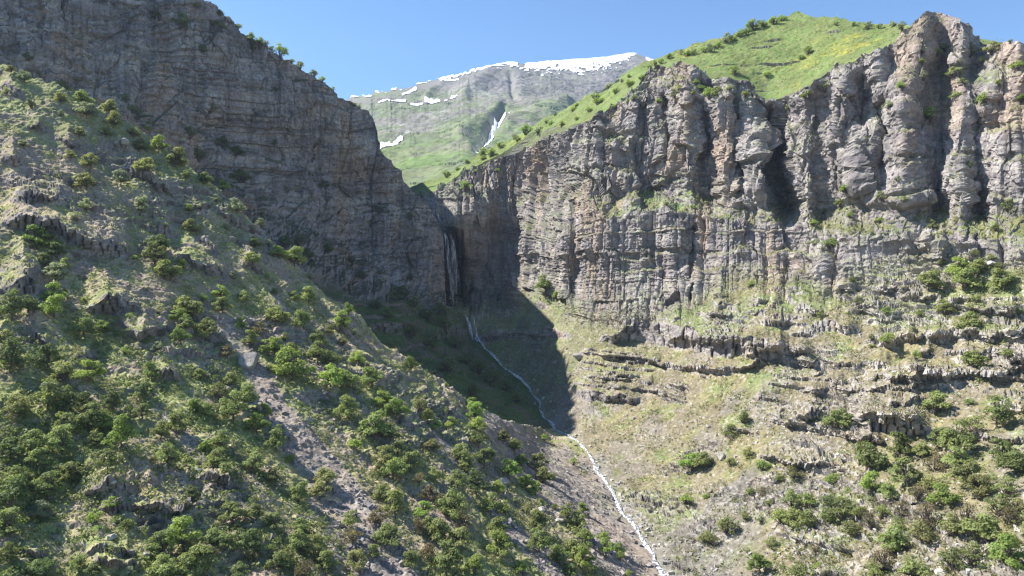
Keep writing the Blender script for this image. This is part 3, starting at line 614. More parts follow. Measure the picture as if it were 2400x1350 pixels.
# ================================================================== S4: green hill above the cliffs
def build_green_hill():
    top = [(900, 470), (980, 432), (1040, 412), (1100, 376), (1200, 322), (1300, 268), (1400, 216), (1520, 143), (1560, 128), (1600, 116), (1650, 98), (1700, 86), (1760, 64),
           (1800, 46), (1830, 37), (1870, 30), (1900, 36), (1960, 43), (2020, 49), (2080, 56), (2140, 62), (2300, 90), (2560, 140)]
    nu, nv = 620, 230
    px = np.linspace(940, 2500, nu)
    tp = curve(top, px) + 3 * vnoise(px / 25, px * 0, px * 0, 603) + 1.5 * vnoise(px / 8, px * 0, px * 0, 604)
    bt = curve([(940, 480), (1090, 430), (1200, 395), (1300, 350), (1440, 290), (1500, 240), (1650, 240), (1800, 290), (1900, 250), (2000, 190), (2140, 120), (2300, 140), (2560, 180)], px)
    bt = np.maximum(bt, tp + 20)
    v = np.linspace(0, 1, nv)[:, None]
    PX = np.broadcast_to(px, (nv, nu)).copy(); PY = bt + (tp - bt) * v
    ctrl = [(940, 480, 540), (1040, 440, 536), (1090, 415, 526), (1200, 372, 514), (1300, 325, 470), (1370, 300, 436), (1440, 262, 412), (1520, 200, 410), (1650, 210, 404), (1800, 260, 406), (1900, 215, 388), (2000, 150, 376), (2140, 80, 378), (2300, 110, 380),
            (980, 432, 566), (1100, 376, 566), (1200, 322, 560), (1300, 268, 530), (1400, 216, 500), (1520, 143, 480), (1650, 98, 486), (1760, 64, 492), (1870, 30, 500), (1960, 43, 480), (2080, 56, 450), (2300, 90, 420), (1800, 150, 436), (1900, 120, 438), (1700, 150, 436), (2000, 100, 420), (2560, 140, 420), (2560, 180, 390)]
    ctrl = [(a, b, c * (1 - 0.20 * max(0.0, a - 1480) / 920)) for a, b, c in ctrl]
    Y = tps(ctrl, PX, PY)
    P = world(PX, PY, Y); n0 = normals(blur(P, 6))
    x, y, z = P[..., 0], P[..., 1], P[..., 2]
    k = (z + 0.1 * x + 3 * vnoise(x / 25, y / 25, z * 0, 611)) / 7.0; fr = k - np.floor(k)
    pat = sstep(0.15, 0.4, fbm(x / 25, y / 25, z / 12, 612, 3))
    d = 1.6 * fbm(x / 16, y / 16, z / 16, 613, 3) + 0.55 * fbm(x / 2.4, y / 2.4, z / 2.4, 614, 2) + 1.5 * pat * (0.5 - fr)
    o_ = np.argsort(BROW['px'])
    by = np.interp(px, BROW['px'][o_], BROW['py'][o_]); bY = np.interp(px, BROW['px'][o_], BROW['Y'][o_])
    bY = np.max(np.stack([np.roll(bY, k) for k in range(-14, 15)]), 0)
    bY = np.convolve(np.pad(bY, 16, mode='edge'), np.ones(33) / 33, 'valid')
    by = np.convolve(np.pad(by, 4, mode='edge'), np.ones(9) / 9, 'valid')
    near = sstep(40, 0, by - PY)                       # the meadow starts at the brow of the cliff and keeps behind it
    d = d * (0.25 + 0.75 * sstep(0, 30, by - PY))
    P = P + n0 * d[..., None]
    Yn = np.maximum(P[..., 1], bY + 1.0 + 0.10 * np.clip(by - PY, 0, 400) * 0.6 + 0.22 * np.clip(PY - by, 0, 200))
    P = P * (Yn / P[..., 1])[..., None]
    n = normals(P)
    sm = fbm(x / 2, y / 2, z / 2, 615, 2); mid = fbm(x / 9, y / 9, z / 9, 616, 3); big = fbm(x / 35, y / 35, z / 35, 617, 2)
    col = mixc(np.broadcast_to(np.array([0.138, 0.172, 0.058]), P.shape), GRASS_B * 0.9, sstep(-0.25, 0.35, mid + 0.3 * big))
    col = mixc(col, STRAW * 0.9, 0.45 * sstep(0.0, 0.5, sm + 0.4 * mid))
    yel = sstep(0.0, 0.4, sm * 0.6 + 0.9 * vnoise(x / 12, y / 12, z / 12, 618) - 0.25)
    yz = 0.15 + 0.0 * PX
    for pts, w in (([(1900, 170), (1980, 120), (2040, 80)], 45), ([(1260, 300), (1320, 275)], 26), ([(1180, 350), (1250, 315)], 18), ([(1480, 200), (1420, 225)], 14), ([(1740, 75), (1640, 110), (1600, 128)], 16)):
        dd, _ = pline(PX, PY, pts); yz = np.maximum(yz, np.exp(-(dd / w) ** 2))
    col = mixc(col, np.array([0.50, 0.42, 0.03]), np.clip(yel * yz * 0.26 * (0.4 + 1.2 * sstep(-.2, .4, vnoise(x / 1.5, y / 1.5, z / 1.5, 619))), 0, 1))
    steep = 1 - sstep(0.35, 0.6, n[..., 2] + 0.08 * sm)
    col = mixc(col, ROCK * 0.9, steep * 0.8 * (0.3 + 0.7 * pat))
    P2, col2 = back_rows(P, col, 12, 3, 1.4, 0.5)
    SURF.append(('meadow', P))
    return mesh_from_grid('green_hill', P2, col2, M_meadow)

# ================================================================== S5: far mountain with snow
def build_mountain():
    top = [(560, 330), (700, 262), (790, 240), (830, 229), (880, 219), (900, 216), (940, 208), (1000, 196), (1040, 184), (1100, 170), (1150, 158), (1172, 150), (1186, 147), (1205, 147), (1222, 150), (1245, 147), (1300, 145), (1360, 141), (1420, 136), (1460, 129), (1485, 125),
           (1500, 130), (1520, 138), (1540, 145), (1600, 168), (1700, 210), (1900, 290)]
    nu, nv = 960, 420
    px = np.linspace(560, 1800, nu)
    jag = sstep(1180, 1100, px) * sstep(700, 830, px)
    tp = curve(top, px) + jag * (3.0 * vnoise(px / 14, px * 0, px * 0, 703) + 2.5 * vnoise(px / 5, px * 0, px * 0, 704)) + 0.8 * vnoise(px / 6, px * 0, px * 0, 705)
    bt = np.full(nu, 520.0)
    v = np.linspace(0, 1, nv)[:, None]
    PX = np.broadcast_to(px, (nv, nu)).copy(); PY = bt + (tp - bt) * v
    ctrl = [(640, 520, 640), (900, 480, 740), (1000, 440, 860), (1100, 400, 940), (1300, 520, 680), (1800, 520, 700), (900, 400, 1080), (900, 330, 1420), (1000, 330, 1400), (1100, 330, 1340), (1200, 330, 1380), (1300, 270, 1700), (900, 270, 1900), (1000, 270, 1850), (1100, 270, 1760), (1200, 260, 1800),
            (830, 229, 2400), (1000, 196, 2550), (1172, 150, 2700), (1300, 145, 2900), (1485, 125, 3000), (1180, 200, 2250), (1350, 200, 2350), (1480, 180, 2550), (1540, 145, 2900), (1800, 250, 2300), (640, 290, 2000), (1500, 350, 1500), (1800, 400, 1400)]
    Y = tps(ctrl, PX, PY)
    P = world(PX, PY, Y); n0 = normals(blur(P, 6))
    x, y, z = P[..., 0], P[..., 1], P[..., 2]
    lf = Y / 1000.0
    d = 13 * ridged(x / 300, y / 260, z / 300, 711, 4) + 9 * fbm(x / 60, y / 60, z / 40, 712, 3) + 3.5 * fbm(x / 14, y / 14, z / 14, 713, 2)
    for pts, w, a in (([(1196, 175), (1200, 215), (1204, 235)], 6, -8), ([(1215, 190), (1222, 235)], 14, 5), ([(1150, 165), (1120, 200), (1090, 230)], 16, 22), ([(1180, 270), (1160, 300), (1120, 350)], 10, -18), ([(1320, 250), (1230, 290), (1190, 300)], 18, 16), ([(1080, 320), (1140, 290), (1170, 260)], 16, 14), ([(1060, 175), (1020, 215), (1000, 240)], 8, 12)):
        dd, _ = pline(PX, PY, pts); d = d + a * np.exp(-(dd / w) ** 2)
    crag = sstep(0.1, 0.4, fbm(x / 70, y / 70, z / 40, 714, 3))
    k = (z + 12 * vnoise(x / 90, y / 90, z * 0, 715)) / 26; fr = k - np.floor(k)
    d = d + 3 * crag * (0.5 - fr)
    d = d * (0.25 + 0.75 * sstep(0, 34, PY - tp))
    P = P + n0 * d[..., None] * sstep(480, 420, PY + 0 * PX)[..., None]
    n = normals(P)
    sm = fbm(x / 22, y / 22, z / 22, 716, 2); mid = fbm(x / 110, y / 110, z / 80, 717, 3)
    hi = sstep(420, 230, PY + 34 * mid + 22 * sm)
    col = mixc(np.broadcast_to(np.array([0.135, 0.190, 0.066]), P.shape), np.array([0.170, 0.190, 0.098]), sstep(-0.3, 0.3, mid + 0.4 * sm))
    col = mixc(col, np.array([0.20, 0.182, 0.168]), np.clip(hi * 0.35 + 0.5 * sstep(0.0, 0.3, mid + 0.6 * sm + 0.25 * hi - 0.2), 0, 1) * sstep(400, 330, PY))
    rk = (1 - sstep(0.40, 0.72, n[..., 2] + 0.1 * sm)) + sstep(0.2, 0.5, vnoise(x / 30, y / 30, z / 18, 718) + crag * 0.3 - 0.1) * 0.45
    summ = sstep(250, 215, PY + 12 * sm + 24 * mid - 0.06 * (PX - 1300))
    col = mixc(col, np.array([0.185, 0.172, 0.170]), np.clip(np.maximum(rk * 0.55, summ * (0.72 + 0.25 * sm)), 0, 1))
    col = mixc(col, np.array([0.30, 0.28, 0.265]), 0.3 * np.exp(-(pline(PX, PY, [(1215, 190), (1228, 232)])[0] / 15) ** 2) * sstep(-.4, .4, sm))
    for pts, w in (([(985, 285), (1040, 270)], 12), ([(940, 300), (960, 310)], 12), ([(1060, 215), (1140, 225), (1170, 215)], 10)):
        dd, _ = pline(PX, PY, pts); col = mixc(col, np.array([0.36, 0.34, 0.31]), 0.55 * np.exp(-(dd / w) ** 2) * sstep(-.3, .3, sm))
    SURF.append(('mountain', P))
    # snow lies where the photo shows it: a sheet a little above the ground it covers
    jit = 6 * fbm(PX / 13, PY / 5, PX * 0, 721, 4, 0.62)
    low = curve([(1100, 172), (1160, 168), (1180, 164), (1230, 172), (1260, 178), (1285, 175), (1330, 180), (1360, 176), (1400, 172), (1415, 174), (1440, 160), (1470, 146), (1490, 130), (1512, 145), (1530, 150), (1560, 150)], px)
    cap = ((low - PY) / 15 + 1.5 * fbm((PX + PY) / 12, PY / 3.6, PX * 0, 725, 3) > 0.22) & (PX > 1165) & (PX < 1492)
    cap |= (PX >= 1512) & (PX < 1560) & (PY < tp + 9 + jit)
    cap &= ~((fbm(PX / 9, PY / 3.5, PX * 0, 722, 2) > 0.24 + 0.5 * sstep(4, 22, low - PY)) & (PY > tp + 10))
    cap &= ~((np.hypot(PX - 1222, (PY - 153)) < 8) | (np.hypot((PX - 1306) / 1.0, PY - 156) < 3.5))
    rim = (PX > 1030) & (PX <= 1170) & (PY < tp + 6 + 1.4 * jit) & (PY > tp + 1.5 * vnoise(px / 9, px * 0, px * 0, 723) - 1)
    rim |= (PX > 820) & (PX <= 1035) & (PY < tp + 6 + 1.5 * jit) & (fbm(PX / 13, PY / 6, PX * 0, 724, 3) > 0.08)
    def blobs(lines):
        m = np.zeros(PX.shape, bool)
        for pts, w in lines:
            dd, _ = pline(PX, PY, pts); m |= dd < w + 0.45 * jit * (w / 4)
        return m
    # each patch: foot lines
    patches = [('narrow white snow tongue in the gully right of the green valley', [([(1163, 290), (1160, 300), (1150, 318), (1135, 338), (1120, 356)], 6.5), ([(1155, 300), (1180, 294)], 4.5), ([(1190, 287), (1195, 283)], 2.5), ([(1150, 320), (1132, 342)], 9)]),
               ('slanting snow patch low on the green slope beside the shaded gorge wall', [([(892, 350), (915, 343), (940, 334)], 4.5), ([(895, 346), (912, 342)], 5)]),
               ('broad double snow patch in the middle of the mountain face', [([(1000, 249), (1030, 246)], 4), ([(1012, 243), (1018, 248)], 3)]),
               ('small pointed snow patch right of the double one', [([(1045, 244), (1060, 239), (1072, 237)], 3.2)]),
               ('thin snow strip left below the double patch', [([(964, 253), (990, 254)], 2.8)]),
               ('long flat snow streak under the craggy rim', [([(890, 250), (905, 248), (950, 246)], 2.8)]),
               ('diagonal snow streak below the craggy rim', [([(946, 228), (960, 220), (974, 210)], 4)]),
               ('snow band under the rim crags', [([(1045, 193), (1075, 190)], 3.2)])]
    qn = lambda m: m[:-1, :-1] & m[1:, 1:] & m[:-1, 1:] & m[1:, :-1]
    snowcol = np.broadcast_to(np.array([0.86, 0.87, 0.90]), P.shape)
    lift = P + n0 * (2.5 + 1.0 * sm)[..., None]
    taken = np.zeros((nv - 1, nu - 1), bool)
    objs = []
    for lab, lines in patches:
        m = qn(blobs(lines)) & ~taken; taken |= m
        o = mesh_from_grid('snow_patch', lift, snowcol, M_snow, m, True)
        o['label'] = lab; o['category'] = 'snow patch'; o['group'] = 'snow patches on the far mountain'
        objs.append(o)
    m = qn(cap | rim) & ~taken
    o = mesh_from_grid('snow', lift, snowcol, M_snow, m, True); o['kind'] = 'stuff'
    o['label'] = 'white snow field along the summit ridge of the far mountain'; o['category'] = 'snow'
    P2, col2 = back_rows(P, col, 12, 12, 1.5, 0.5)
    return mesh_from_grid('mountain', P2, col2, M_far, None, False)

M_snow, nt_, b_ = nodes('snow_white')
b_.inputs['Base Color'].default_value = (0.86, 0.88, 0.92, 1); b_.inputs['Roughness'].default_value = 0.7
nn = nt_.nodes.new('ShaderNodeTexNoise'); nn.inputs['Scale'].default_value = 0.08; nn.inputs['Detail'].default_value = 4
bb = nt_.nodes.new('ShaderNodeBump'); bb.inputs['Strength'].default_value = 0.4; bb.inputs['Distance'].default_value = 6
nt_.links.new(nn.outputs[0], bb.inputs['Height']); nt_.links.new(bb.outputs[0], b_.inputs['Normal'])

for fn in (build_front_hillside, build_shaded_wall, build_sunlit_cliff, build_green_hill, build_mountain):
    o = fn(); o['kind'] = 'structure'

# ------------------------------------------------------------------ what the camera's neighbourhood shows at each spot of the ground
def build_lookup():
    allp = np.concatenate([p.reshape(-1, 3) for _, p in SURF])
    allk = np.concatenate([np.full(p.shape[0] * p.shape[1], i, np.int32) for i, (_, p) in enumerate(SURF)])
    alln = np.concatenate([blurn(p).reshape(-1, 3) for _, p in SURF])
    px = CX + allp[:, 0] / allp[:, 1] * F; py = CY - allp[:, 2] / allp[:, 1] * F
    ok = (px > -60) & (px < 2460) & (py > -60) & (py < 1410)
    allp, allk, alln, px, py = allp[ok], allk[ok], alln[ok], px[ok], py[ok]
    ci = ((px + 60) / 2.5).astype(np.int32); cj = ((py + 60) / 2.5).astype(np.int32)
    W, H = 1010, 590
    m = (ci < W) & (cj < H); ci, cj, allp, allk, alln = ci[m], cj[m], allp[m], allk[m], alln[m]
    order = np.argsort(-allp[:, 1], kind='stable')
    grid = np.full((H, W), -1, np.int64)
    grid[cj[order], ci[order]] = order
    return grid, allp, allk, alln
def blurn(p): return normals(blur(p, 4))
GRID, GP, GK, GN = build_lookup()
def ground(px, py):
    """index of the ground point seen at a plan pixel"""
    i = int((px + 60) / 2.5); j = int((py + 60) / 2.5)
    for r in range(0, 12):
        for dj in range(0, r + 1):
            for di in (0, -r, r) if dj < r else range(-r, r + 1):
                jj, ii = j + dj, i + di
                if 0 <= jj < GRID.shape[0] and 0 <= ii < GRID.shape[1] and GRID[jj, ii] >= 0: return GRID[jj, ii]
    return None
def toplane(p): return CX + p[0] / p[1] * F, CY - p[2] / p[1] * F

def raw_mesh(name, V, faces_flat, sizes, mat, col=None, smooth=False):
    me = bpy.data.meshes.new(name)
    me.vertices.add(len(V)); me.vertices.foreach_set('co', np.ascontiguousarray(V, f32).ravel())
    faces_flat = np.asarray(faces_flat, np.int32)
    me.loops.add(len(faces_flat)); me.loops.foreach_set('vertex_index', faces_flat)
    st = np.concatenate([[0], np.cumsum(sizes)[:-1]]).astype(np.int32)
    me.polygons.add(len(sizes)); me.polygons.foreach_set('loop_start', st)
    me.polygons.foreach_set('use_smooth', np.full(len(sizes), smooth))
    me.update(calc_edges=True)
    if col is not None:
        at = me.color_attributes.new('Col', 'FLOAT_COLOR', 'POINT')
        at.data.foreach_set('color', np.concatenate([col, np.ones((len(col), 1))], 1).astype(f32).ravel())
    me.materials.append(mat)
    return me

# ------------------------------------------------------------------ plant materials
def leaf_mat(name, vary=0.25, transl=0.5):
    m, nt, b = nodes(name); N, L = nt.nodes, nt.links
    at = N.new('ShaderNodeAttribute'); at.attribute_name = 'Col'
    oi = N.new('ShaderNodeObjectInfo')
    hs = N.new('ShaderNodeHueSaturation')
    r = N.new('ShaderNodeMapRange'); r.inputs[3].default_value = 0.485; r.inputs[4].default_value = 0.512
    r2 = N.new('ShaderNodeMapRange'); r2.inputs[3].default_value = 1 - vary; r2.inputs[4].default_value = 1 + vary
    mul = N.new('ShaderNodeMath'); mul.operation = 'MULTIPLY'; mul.inputs[1].default_value = 7.31
    fr = N.new('ShaderNodeMath'); fr.operation = 'FRACT'
    L.new(oi.outputs['Random'], r.inputs[0]); L.new(oi.outputs['Random'], mul.inputs[0]); L.new(mul.outputs[0], fr.inputs[0]); L.new(fr.outputs[0], r2.inputs[0])
    L.new(r.outputs[0], hs.inputs['Hue']); L.new(r2.outputs[0], hs.inputs['Value']); L.new(at.outputs['Color'], hs.inputs['Color'])
    L.new(hs.outputs[0], b.inputs['Base Color']); b.inputs['Roughness'].default_value = 0.55; b.inputs['Specular IOR Level'].default_value = 0.25
    tr = N.new('ShaderNodeBsdfTranslucent'); mx = N.new('ShaderNodeMixShader'); mx.inputs[0].default_value = transl
    sc_ = N.new('ShaderNodeVectorMath'); sc_.operation = 'MULTIPLY'; sc_.inputs[1].default_value = (1.25, 1.35, 0.7)
    L.new(hs.outputs[0], sc_.inputs[0]); L.new(sc_.outputs[0], tr.inputs['Color'])
    L.new(b.outputs[0], mx.inputs[1]); L.new(tr.outputs[0], mx.inputs[2])
    L.new(mx.outputs[0], nt.nodes['Material Output'].inputs[0])
    return m
M_leaf = leaf_mat('leaves')
M_under = leaf_mat('undergrowth_leaves', 0.0, 0.35)
M_bark, nt_, b_ = nodes('bark')
n_ = nt_.nodes.new('ShaderNodeTexNoise'); n_.inputs['Scale'].default_value = 6
c_ = nt_.nodes.new('ShaderNodeValToRGB'); c_.color_ramp.elements[0].color = (0.05, 0.038, 0.03, 1); c_.color_ramp.elements[1].color = (0.16, 0.13, 0.11, 1)
nt_.links.new(n_.outputs[0], c_.inputs[0]); nt_.links.new(c_.outputs[0], b_.inputs['Base Color']); b_.inputs['Roughness'].default_value = 0.9
M_stone = terrain_mat('loose_stone', 1.5, 0.35, 0.6, 0.2)

LEAF = {'g': ((0.195, 0.235, 0.090), (0.315, 0.355, 0.150)), 'b': ((0.225, 0.295, 0.078), (0.335, 0.415, 0.128)), 'd': ((0.125, 0.165, 0.070), (0.190, 0.235, 0.098)),
        'o': ((0.230, 0.240, 0.105), (0.330, 0.335, 0.155)), 'y': ((0.250, 0.280, 0.185), (0.355, 0.380, 0.270)), 'n': ((0.180, 0.140, 0.090), (0.245, 0.215, 0.118))}
LOOK = {'g': 'mid green', 'b': 'bright green', 'd': 'dark green', 'o': 'olive green', 'y': 'pale grey-green', 'n': 'brownish'}

def quads(cen, nor, size, R, stretch=1.3):
    """leaf sprays: bent quads round centres"""
    n = len(cen)
    a = np.cross(nor, R.normal(size=(n, 3))); a /= np.linalg.norm(a, axis=1, keepdims=True) + 1e-9
    b = np.cross(nor, a)
    s = size[:, None]
    V = np.stack([cen - a * s * stretch * .5, cen - b * s * .45 + nor * s * .1, cen + a * s * stretch * .5, cen + b * s * .45 + nor * s * .1], 1)
    return V.reshape(-1, 3)

def crown_data(seed, kind, nleaf, shape):
    """a crown one metre wide over the origin: lobes of leaf sprays on limbs"""
    R = np.random.default_rng(seed)
    nl = R.integers(17, 26)
    lob = []
    gap = R.uniform(0, 2 * math.pi)
    for k in range(nl):
        ang = R.uniform(0, 2 * math.pi); rad = math.sqrt(R.uniform(0.02, 1)) * 0.38
        if abs((ang - gap + math.pi) % (2 * math.pi) - math.pi) < 0.5: rad *= 0.6
        h = (0.12 + R.uniform(0.05, 0.62) ** 0.8 * (1.0 - (rad / 0.46) ** 2)) * shape + 0.02
        lob.append((rad * math.cos(ang), rad * math.sin(ang), h, R.uniform(0.085, 0.17)))
    lob.append((R.uniform(-.1, .1), R.uniform(-.1, .1), 0.68 * shape, 0.15))
    lob = np.array(lob)
    wts = lob[:, 3] ** 2; wts /= wts.sum()
    ids = R.choice(len(lob), nleaf, p=wts)
    d = R.normal(size=(nleaf, 3)); d[:, 2] = np.where(d[:, 2] < -0.2, -d[:, 2] * 0.6, d[:, 2]); d /= np.linalg.norm(d, axis=1, keepdims=True)
    rr = R.uniform(0.55, 1.08, nleaf) ** 0.6
    lr = lob[ids, 3]
    bump = 1 + 0.35 * vnoise(d[:, 0] * 3 + ids * 3.1, d[:, 1] * 3, d[:, 2] * 3, seed)
    cen = lob[ids, :3] + d * (lr * rr * bump)[:, None] * np.array([1, 1, 0.82])
    keep = (cen[:, 2] > 0.03) & (vnoise(cen[:, 0] * 9, cen[:, 1] * 9, cen[:, 2] * 9, seed + 4) > -0.55)
    cen, d, ids = cen[keep], d[keep], ids[keep]
    nor = d + R.normal(size=d.shape) * 0.38 + np.array([0, 0, 0.45]); nor /= np.linalg.norm(nor, axis=1, keepdims=True)
    size = R.uniform(0.030, 0.062, len(cen))
    V = quads(cen, nor, size, R)
    c0, c1 = np.array(LEAF[kind][0]), np.array(LEAF[kind][1])
    lobmix = R.uniform(0, 1, len(lob))[ids]
    mixv = np.clip(0.15 + 0.45 * lobmix + 0.4 * R.uniform(0, 1, len(cen)), 0, 1)
    col = c0 + (c1 - c0) * mixv[:, None]
    if kind in 'go':
        br = R.uniform(size=len(cen)) < 0.05; col[br] = np.array([0.14, 0.105, 0.05])
    return V, np.repeat(col, 4, 0), lob

def tube(pts, rad, nseg=6):
    pts = np.array(pts, float); n = len(pts); V = []; Fc = []
    for i in range(n):
        t = pts[min(i + 1, n - 1)] - pts[max(i - 1, 0)]; t /= np.linalg.norm(t) + 1e-9
        a = np.cross(t, [0.3, 1, 0.2]); a /= np.linalg.norm(a); b = np.cross(t, a)
        for k in range(nseg):
            th = 2 * math.pi * k / nseg; V.append(pts[i] + rad[i] * (a * math.cos(th) + b * math.sin(th)))
    for i in range(n - 1):
        for k in range(nseg):
            Fc += [i * nseg + k, i * nseg + (k + 1) % nseg, (i + 1) * nseg + (k + 1) % nseg, (i + 1) * nseg + k]
    return np.array(V), np.array(Fc)

def trunk_mesh(seed, lob, shape, stems):
    R = np.random.default_rng(seed + 900); VV = []; FF = []; off = 0
    fork = np.array([R.uniform(-.03, .03), R.uniform(-.03, .03), 0.20 * shape])
    def put(p, r):
        nonlocal off
        v, f = tube(p, r); VV.append(v); FF.append(f + off); off += len(v)
    if stems == 1: put([(0, 0, -0.12), (0.005, 0, 0.02), fork * 0.6 + [0.012, 0, 0], fork], [0.04, 0.032, 0.027, 0.025])
    for L_ in lob:
        s = fork if stems == 1 else np.array([R.uniform(-.05, .05), R.uniform(-.05, .05), -0.05])
        e = L_[:3] + np.array([0, 0, L_[3] * 0.5]); m = s * 0.5 + e * 0.5 + R.uniform(-.03, .03, 3) + [0, 0, -0.02]
        put([s, m, e], [0.016, 0.010, 0.004])
        for q in range(2):
            e2 = L_[:3] + R.normal(size=3) * L_[3] * 0.75; put([m, m * .4 + e2 * .6, e2], [0.008, 0.005, 0.002])
    return np.concatenate(VV), np.concatenate(FF)

VAR = {}
def plant_variant(kind, style, v):
    key = (kind, style, v)
    if key not in VAR:
        seed = 1000 + 'gbdoyn'.index(kind) * 100 + 'ts'.index(style) * 50 + v
        shape = (0.9, 1.1, 0.75, 0.98, 0.85)[v % 5] if style == 't' else (0.75, 0.9, 0.62, 0.8)[v % 4]
        nleaf = (2200 if kind != 'n' else 900) if style == 't' else (950 if kind != 'n' else 420)
        V, col, lob = crown_data(seed, kind, nleaf, shape)
        cr = raw_mesh('crown', V, np.arange(len(V)), np.full(len(V) // 4, 4), M_leaf, col)
        tv, tf = trunk_mesh(seed, lob, shape, 1 if style == 't' else 3)
        tk = raw_mesh('trunk', tv, tf, np.full(len(tf) // 4, 4), M_bark)
        VAR[key] = (cr, tk)
    return VAR[key]

PLANTS = []
def plant(px, py, w, kind, style, sink=0.0, where=None):
    gi = ground(px, py) if where is None else where
    if gi is None: return
    p = GP[gi]
    if GK[gi] == 3 and kind in 'go': kind = 'b' if random.random() < 0.6 else 'y'
    W = w / F * p[1]
    cr, tk = plant_variant(kind, style, random.randrange(5 if style == 't' else 4))
    name = 'tree' if style == 't' else 'shrub'
    e = bpy.data.objects.new(name, None); C.objects.link(e); e.empty_display_size = 0.3
    e.location = (p[0], p[1], p[2] - 0.04 * W)
    lean = GN[gi] * 0.16
    e.rotation_euler = (random.uniform(-.08, .08) - lean[1], random.uniform(-.08, .08) + lean[0], random.uniform(0, 6.28))
    hs = random.uniform(0.88, 1.15)
    e.scale = (W, W * random.uniform(0.9, 1.1), W * hs)
    for nm, me in (('crown', cr), ('trunk', tk)):
        o = bpy.data.objects.new(nm, me); C.objects.link(o); o.parent = e
    e['category'] = name
    PLANTS.append([e, px, py, w, kind, style, int(GK[gi])])

# (px, py of the foot, crown width in plan pixels, look): read off the photograph by eye
TREES = """55,192,33g 25,172,25d 148,217,37o 143,240,35o 193,238,42g 202,275,52g 257,262,45g 267,297,46o 340,306,34b 370,357,46b 327,353,40o 313,318,34o 412,392,62g 187,320,33o
247,317,28o 250,374,32o 212,396,46g 338,404,55g 202,442,52g 280,432,45y 437,419,28g 475,430,42g 363,450,68g 528,452,36b 72,252,24y 55,343,28y 167,372,28o 205,490,36y 325,498,42y 443,494,29b
553,494,42y 83,580,58b 120,580,42b 137,602,46d 108,622,46g 128,652,58y 150,640,36g 372,590,56d 363,616,62g 387,652,66g 420,632,34b 448,545,40g 598,576,36g 588,618,42g 650,602,42b 692,622,56g
123,705,56b 127,742,62b 30,745,70d 63,730,46d 197,782,62g 240,776,36b 443,738,78g 423,752,50b 483,786,64g 433,776,50g 422,803,46b 515,694,42b 520,732,50g 570,705,36g 692,700,30b 723,706,44g
643,760,66g 710,768,56g 743,806,44g 763,782,30o 568,769,30b 603,780,44n 587,812,42g 640,826,66b 687,832,42g 797,768,40g 743,848,52g 777,852,52g 687,888,96b 773,903,74b 530,836,46n 13,806,46g
23,868,72d 117,860,60d 150,900,62o 207,892,72b 353,892,46b 470,887,42g 543,900,46g 817,734,30b 807,760,40b 838,848,44b 963,868,38b 872,905,64g 813,905,56g
110,960,82g 153,962,62d 47,970,62o 197,960,54d 260,965,62d 213,1010,78g 157,1026,64g 257,1004,46b 283,1046,72b 143,1062,72g 250,1098,56g 220,1044,38g 70,1052,72g 20,1072,64d 87,1094,58g 173,1130,72g
43,1148,84g 110,1166,66g 27,1190,78d 90,1220,62y 20,1254,74g 333,980,46g 337,930,46d 457,965,44b 483,970,42g 547,986,66g 573,948,72g 617,976,42b 600,1014,58b 413,1016,62g 377,1030,46g 517,1050,46g 480,1060,42b
510,1094,58g 393,1096,62g 520,1122,52g 647,1054,56g 680,1082,32b 650,1022,32g 593,1106,62g 643,1138,48g 763,1128,56o 753,1162,52o 700,1174,52g 450,1170,42d 547,1224,58g 600,1214,52g 643,1238,52g 700,1244,52g
430,1292,90b 377,1308,74g 467,1332,84g 500,1274,58g 390,1350,78g 443,1362,84g 180,1335,44g 93,1350,64d 213,1350,44g 13,1312,44g 533,1288,48g 583,1280,58d 650,1330,58g 693,1284,58g 733,1294,58o 763,1340,58g 563,1358,54d 710,1358,52n
897,948,52b 927,980,62b 817,980,62g 1003,984,37g 1018,1003,32b 1055,998,29b 1105,952,30b 1110,984,54b 1123,1006,46b 880,1032,88g 917,1032,54g 828,1050,40b 1013,1056,44o 900,1078,54o 937,1072,48o 1120,1046,47g
1180,1040,44o 1207,1056,42g 1073,1076,48g 1133,1092,48g 1153,1074,38g 1193,1116,58b 1223,1090,42b 1263,1102,48o 1273,1128,54g 1233,1146,43b 1257,1160,43b 1093,1106,45g 1070,1142,48g 1117,1156,62d 923,1122,68g 960,1104,54g
982,1136,32n 1017,1126,37g 900,1170,58g 927,1208,68g 883,1108,32o 1013,1168,52n 1060,1210,78g 990,1206,44b 1007,1230,34g 1170,1148,32b 1150,1204,54g 1183,1210,38g 1330,1216,42g 1363,1198,32b 1353,1244,58g 1263,1244,58g
1167,1250,58g 1167,1302,64b 1087,1242,48n 1073,1282,68o 1030,1268,74g 910,1272,68g 983,1252,44n 890,1232,52n 820,1236,42g 827,1280,58n 963,1328,48g 1000,1302,48n 1047,1344,78g 1113,1342,50b 1220,1340,40b 1267,1292,64g
1313,1316,62g 1360,1310,58g 1367,1342,58b 1340,1350,52g 1373,1270,38b 1417,1264,32b 1420,1300,40b 1453,1294,32b 833,1336,62o 877,1310,42g 1278,684,44g 1303,696,21b
1963,1004,64g 2190,970,62g 2337,1000,62g 2033,1090,78g 2110,1074,62g 2163,1070,46g 2210,1046,52g 2240,1066,72g 2343,1084,62g 2380,1110,62g 2247,1110,62g 1620,1102,52b 1650,1094,42g 2047,1162,52b 2087,1164,44g 2127,1140,64g
2213,1182,60b 2267,1140,72o 2293,1160,62o 1977,1218,60g 1867,1232,52g 1893,1240,50g 2307,1268,78g 2093,1302,78g 2363,1345,84b 1780,1342,50b 2277,790,67g 2280,856,52g 2260,680,60g 2177,682,56g 2357,676,56g 2290,646,50g 2247,640,46b"""
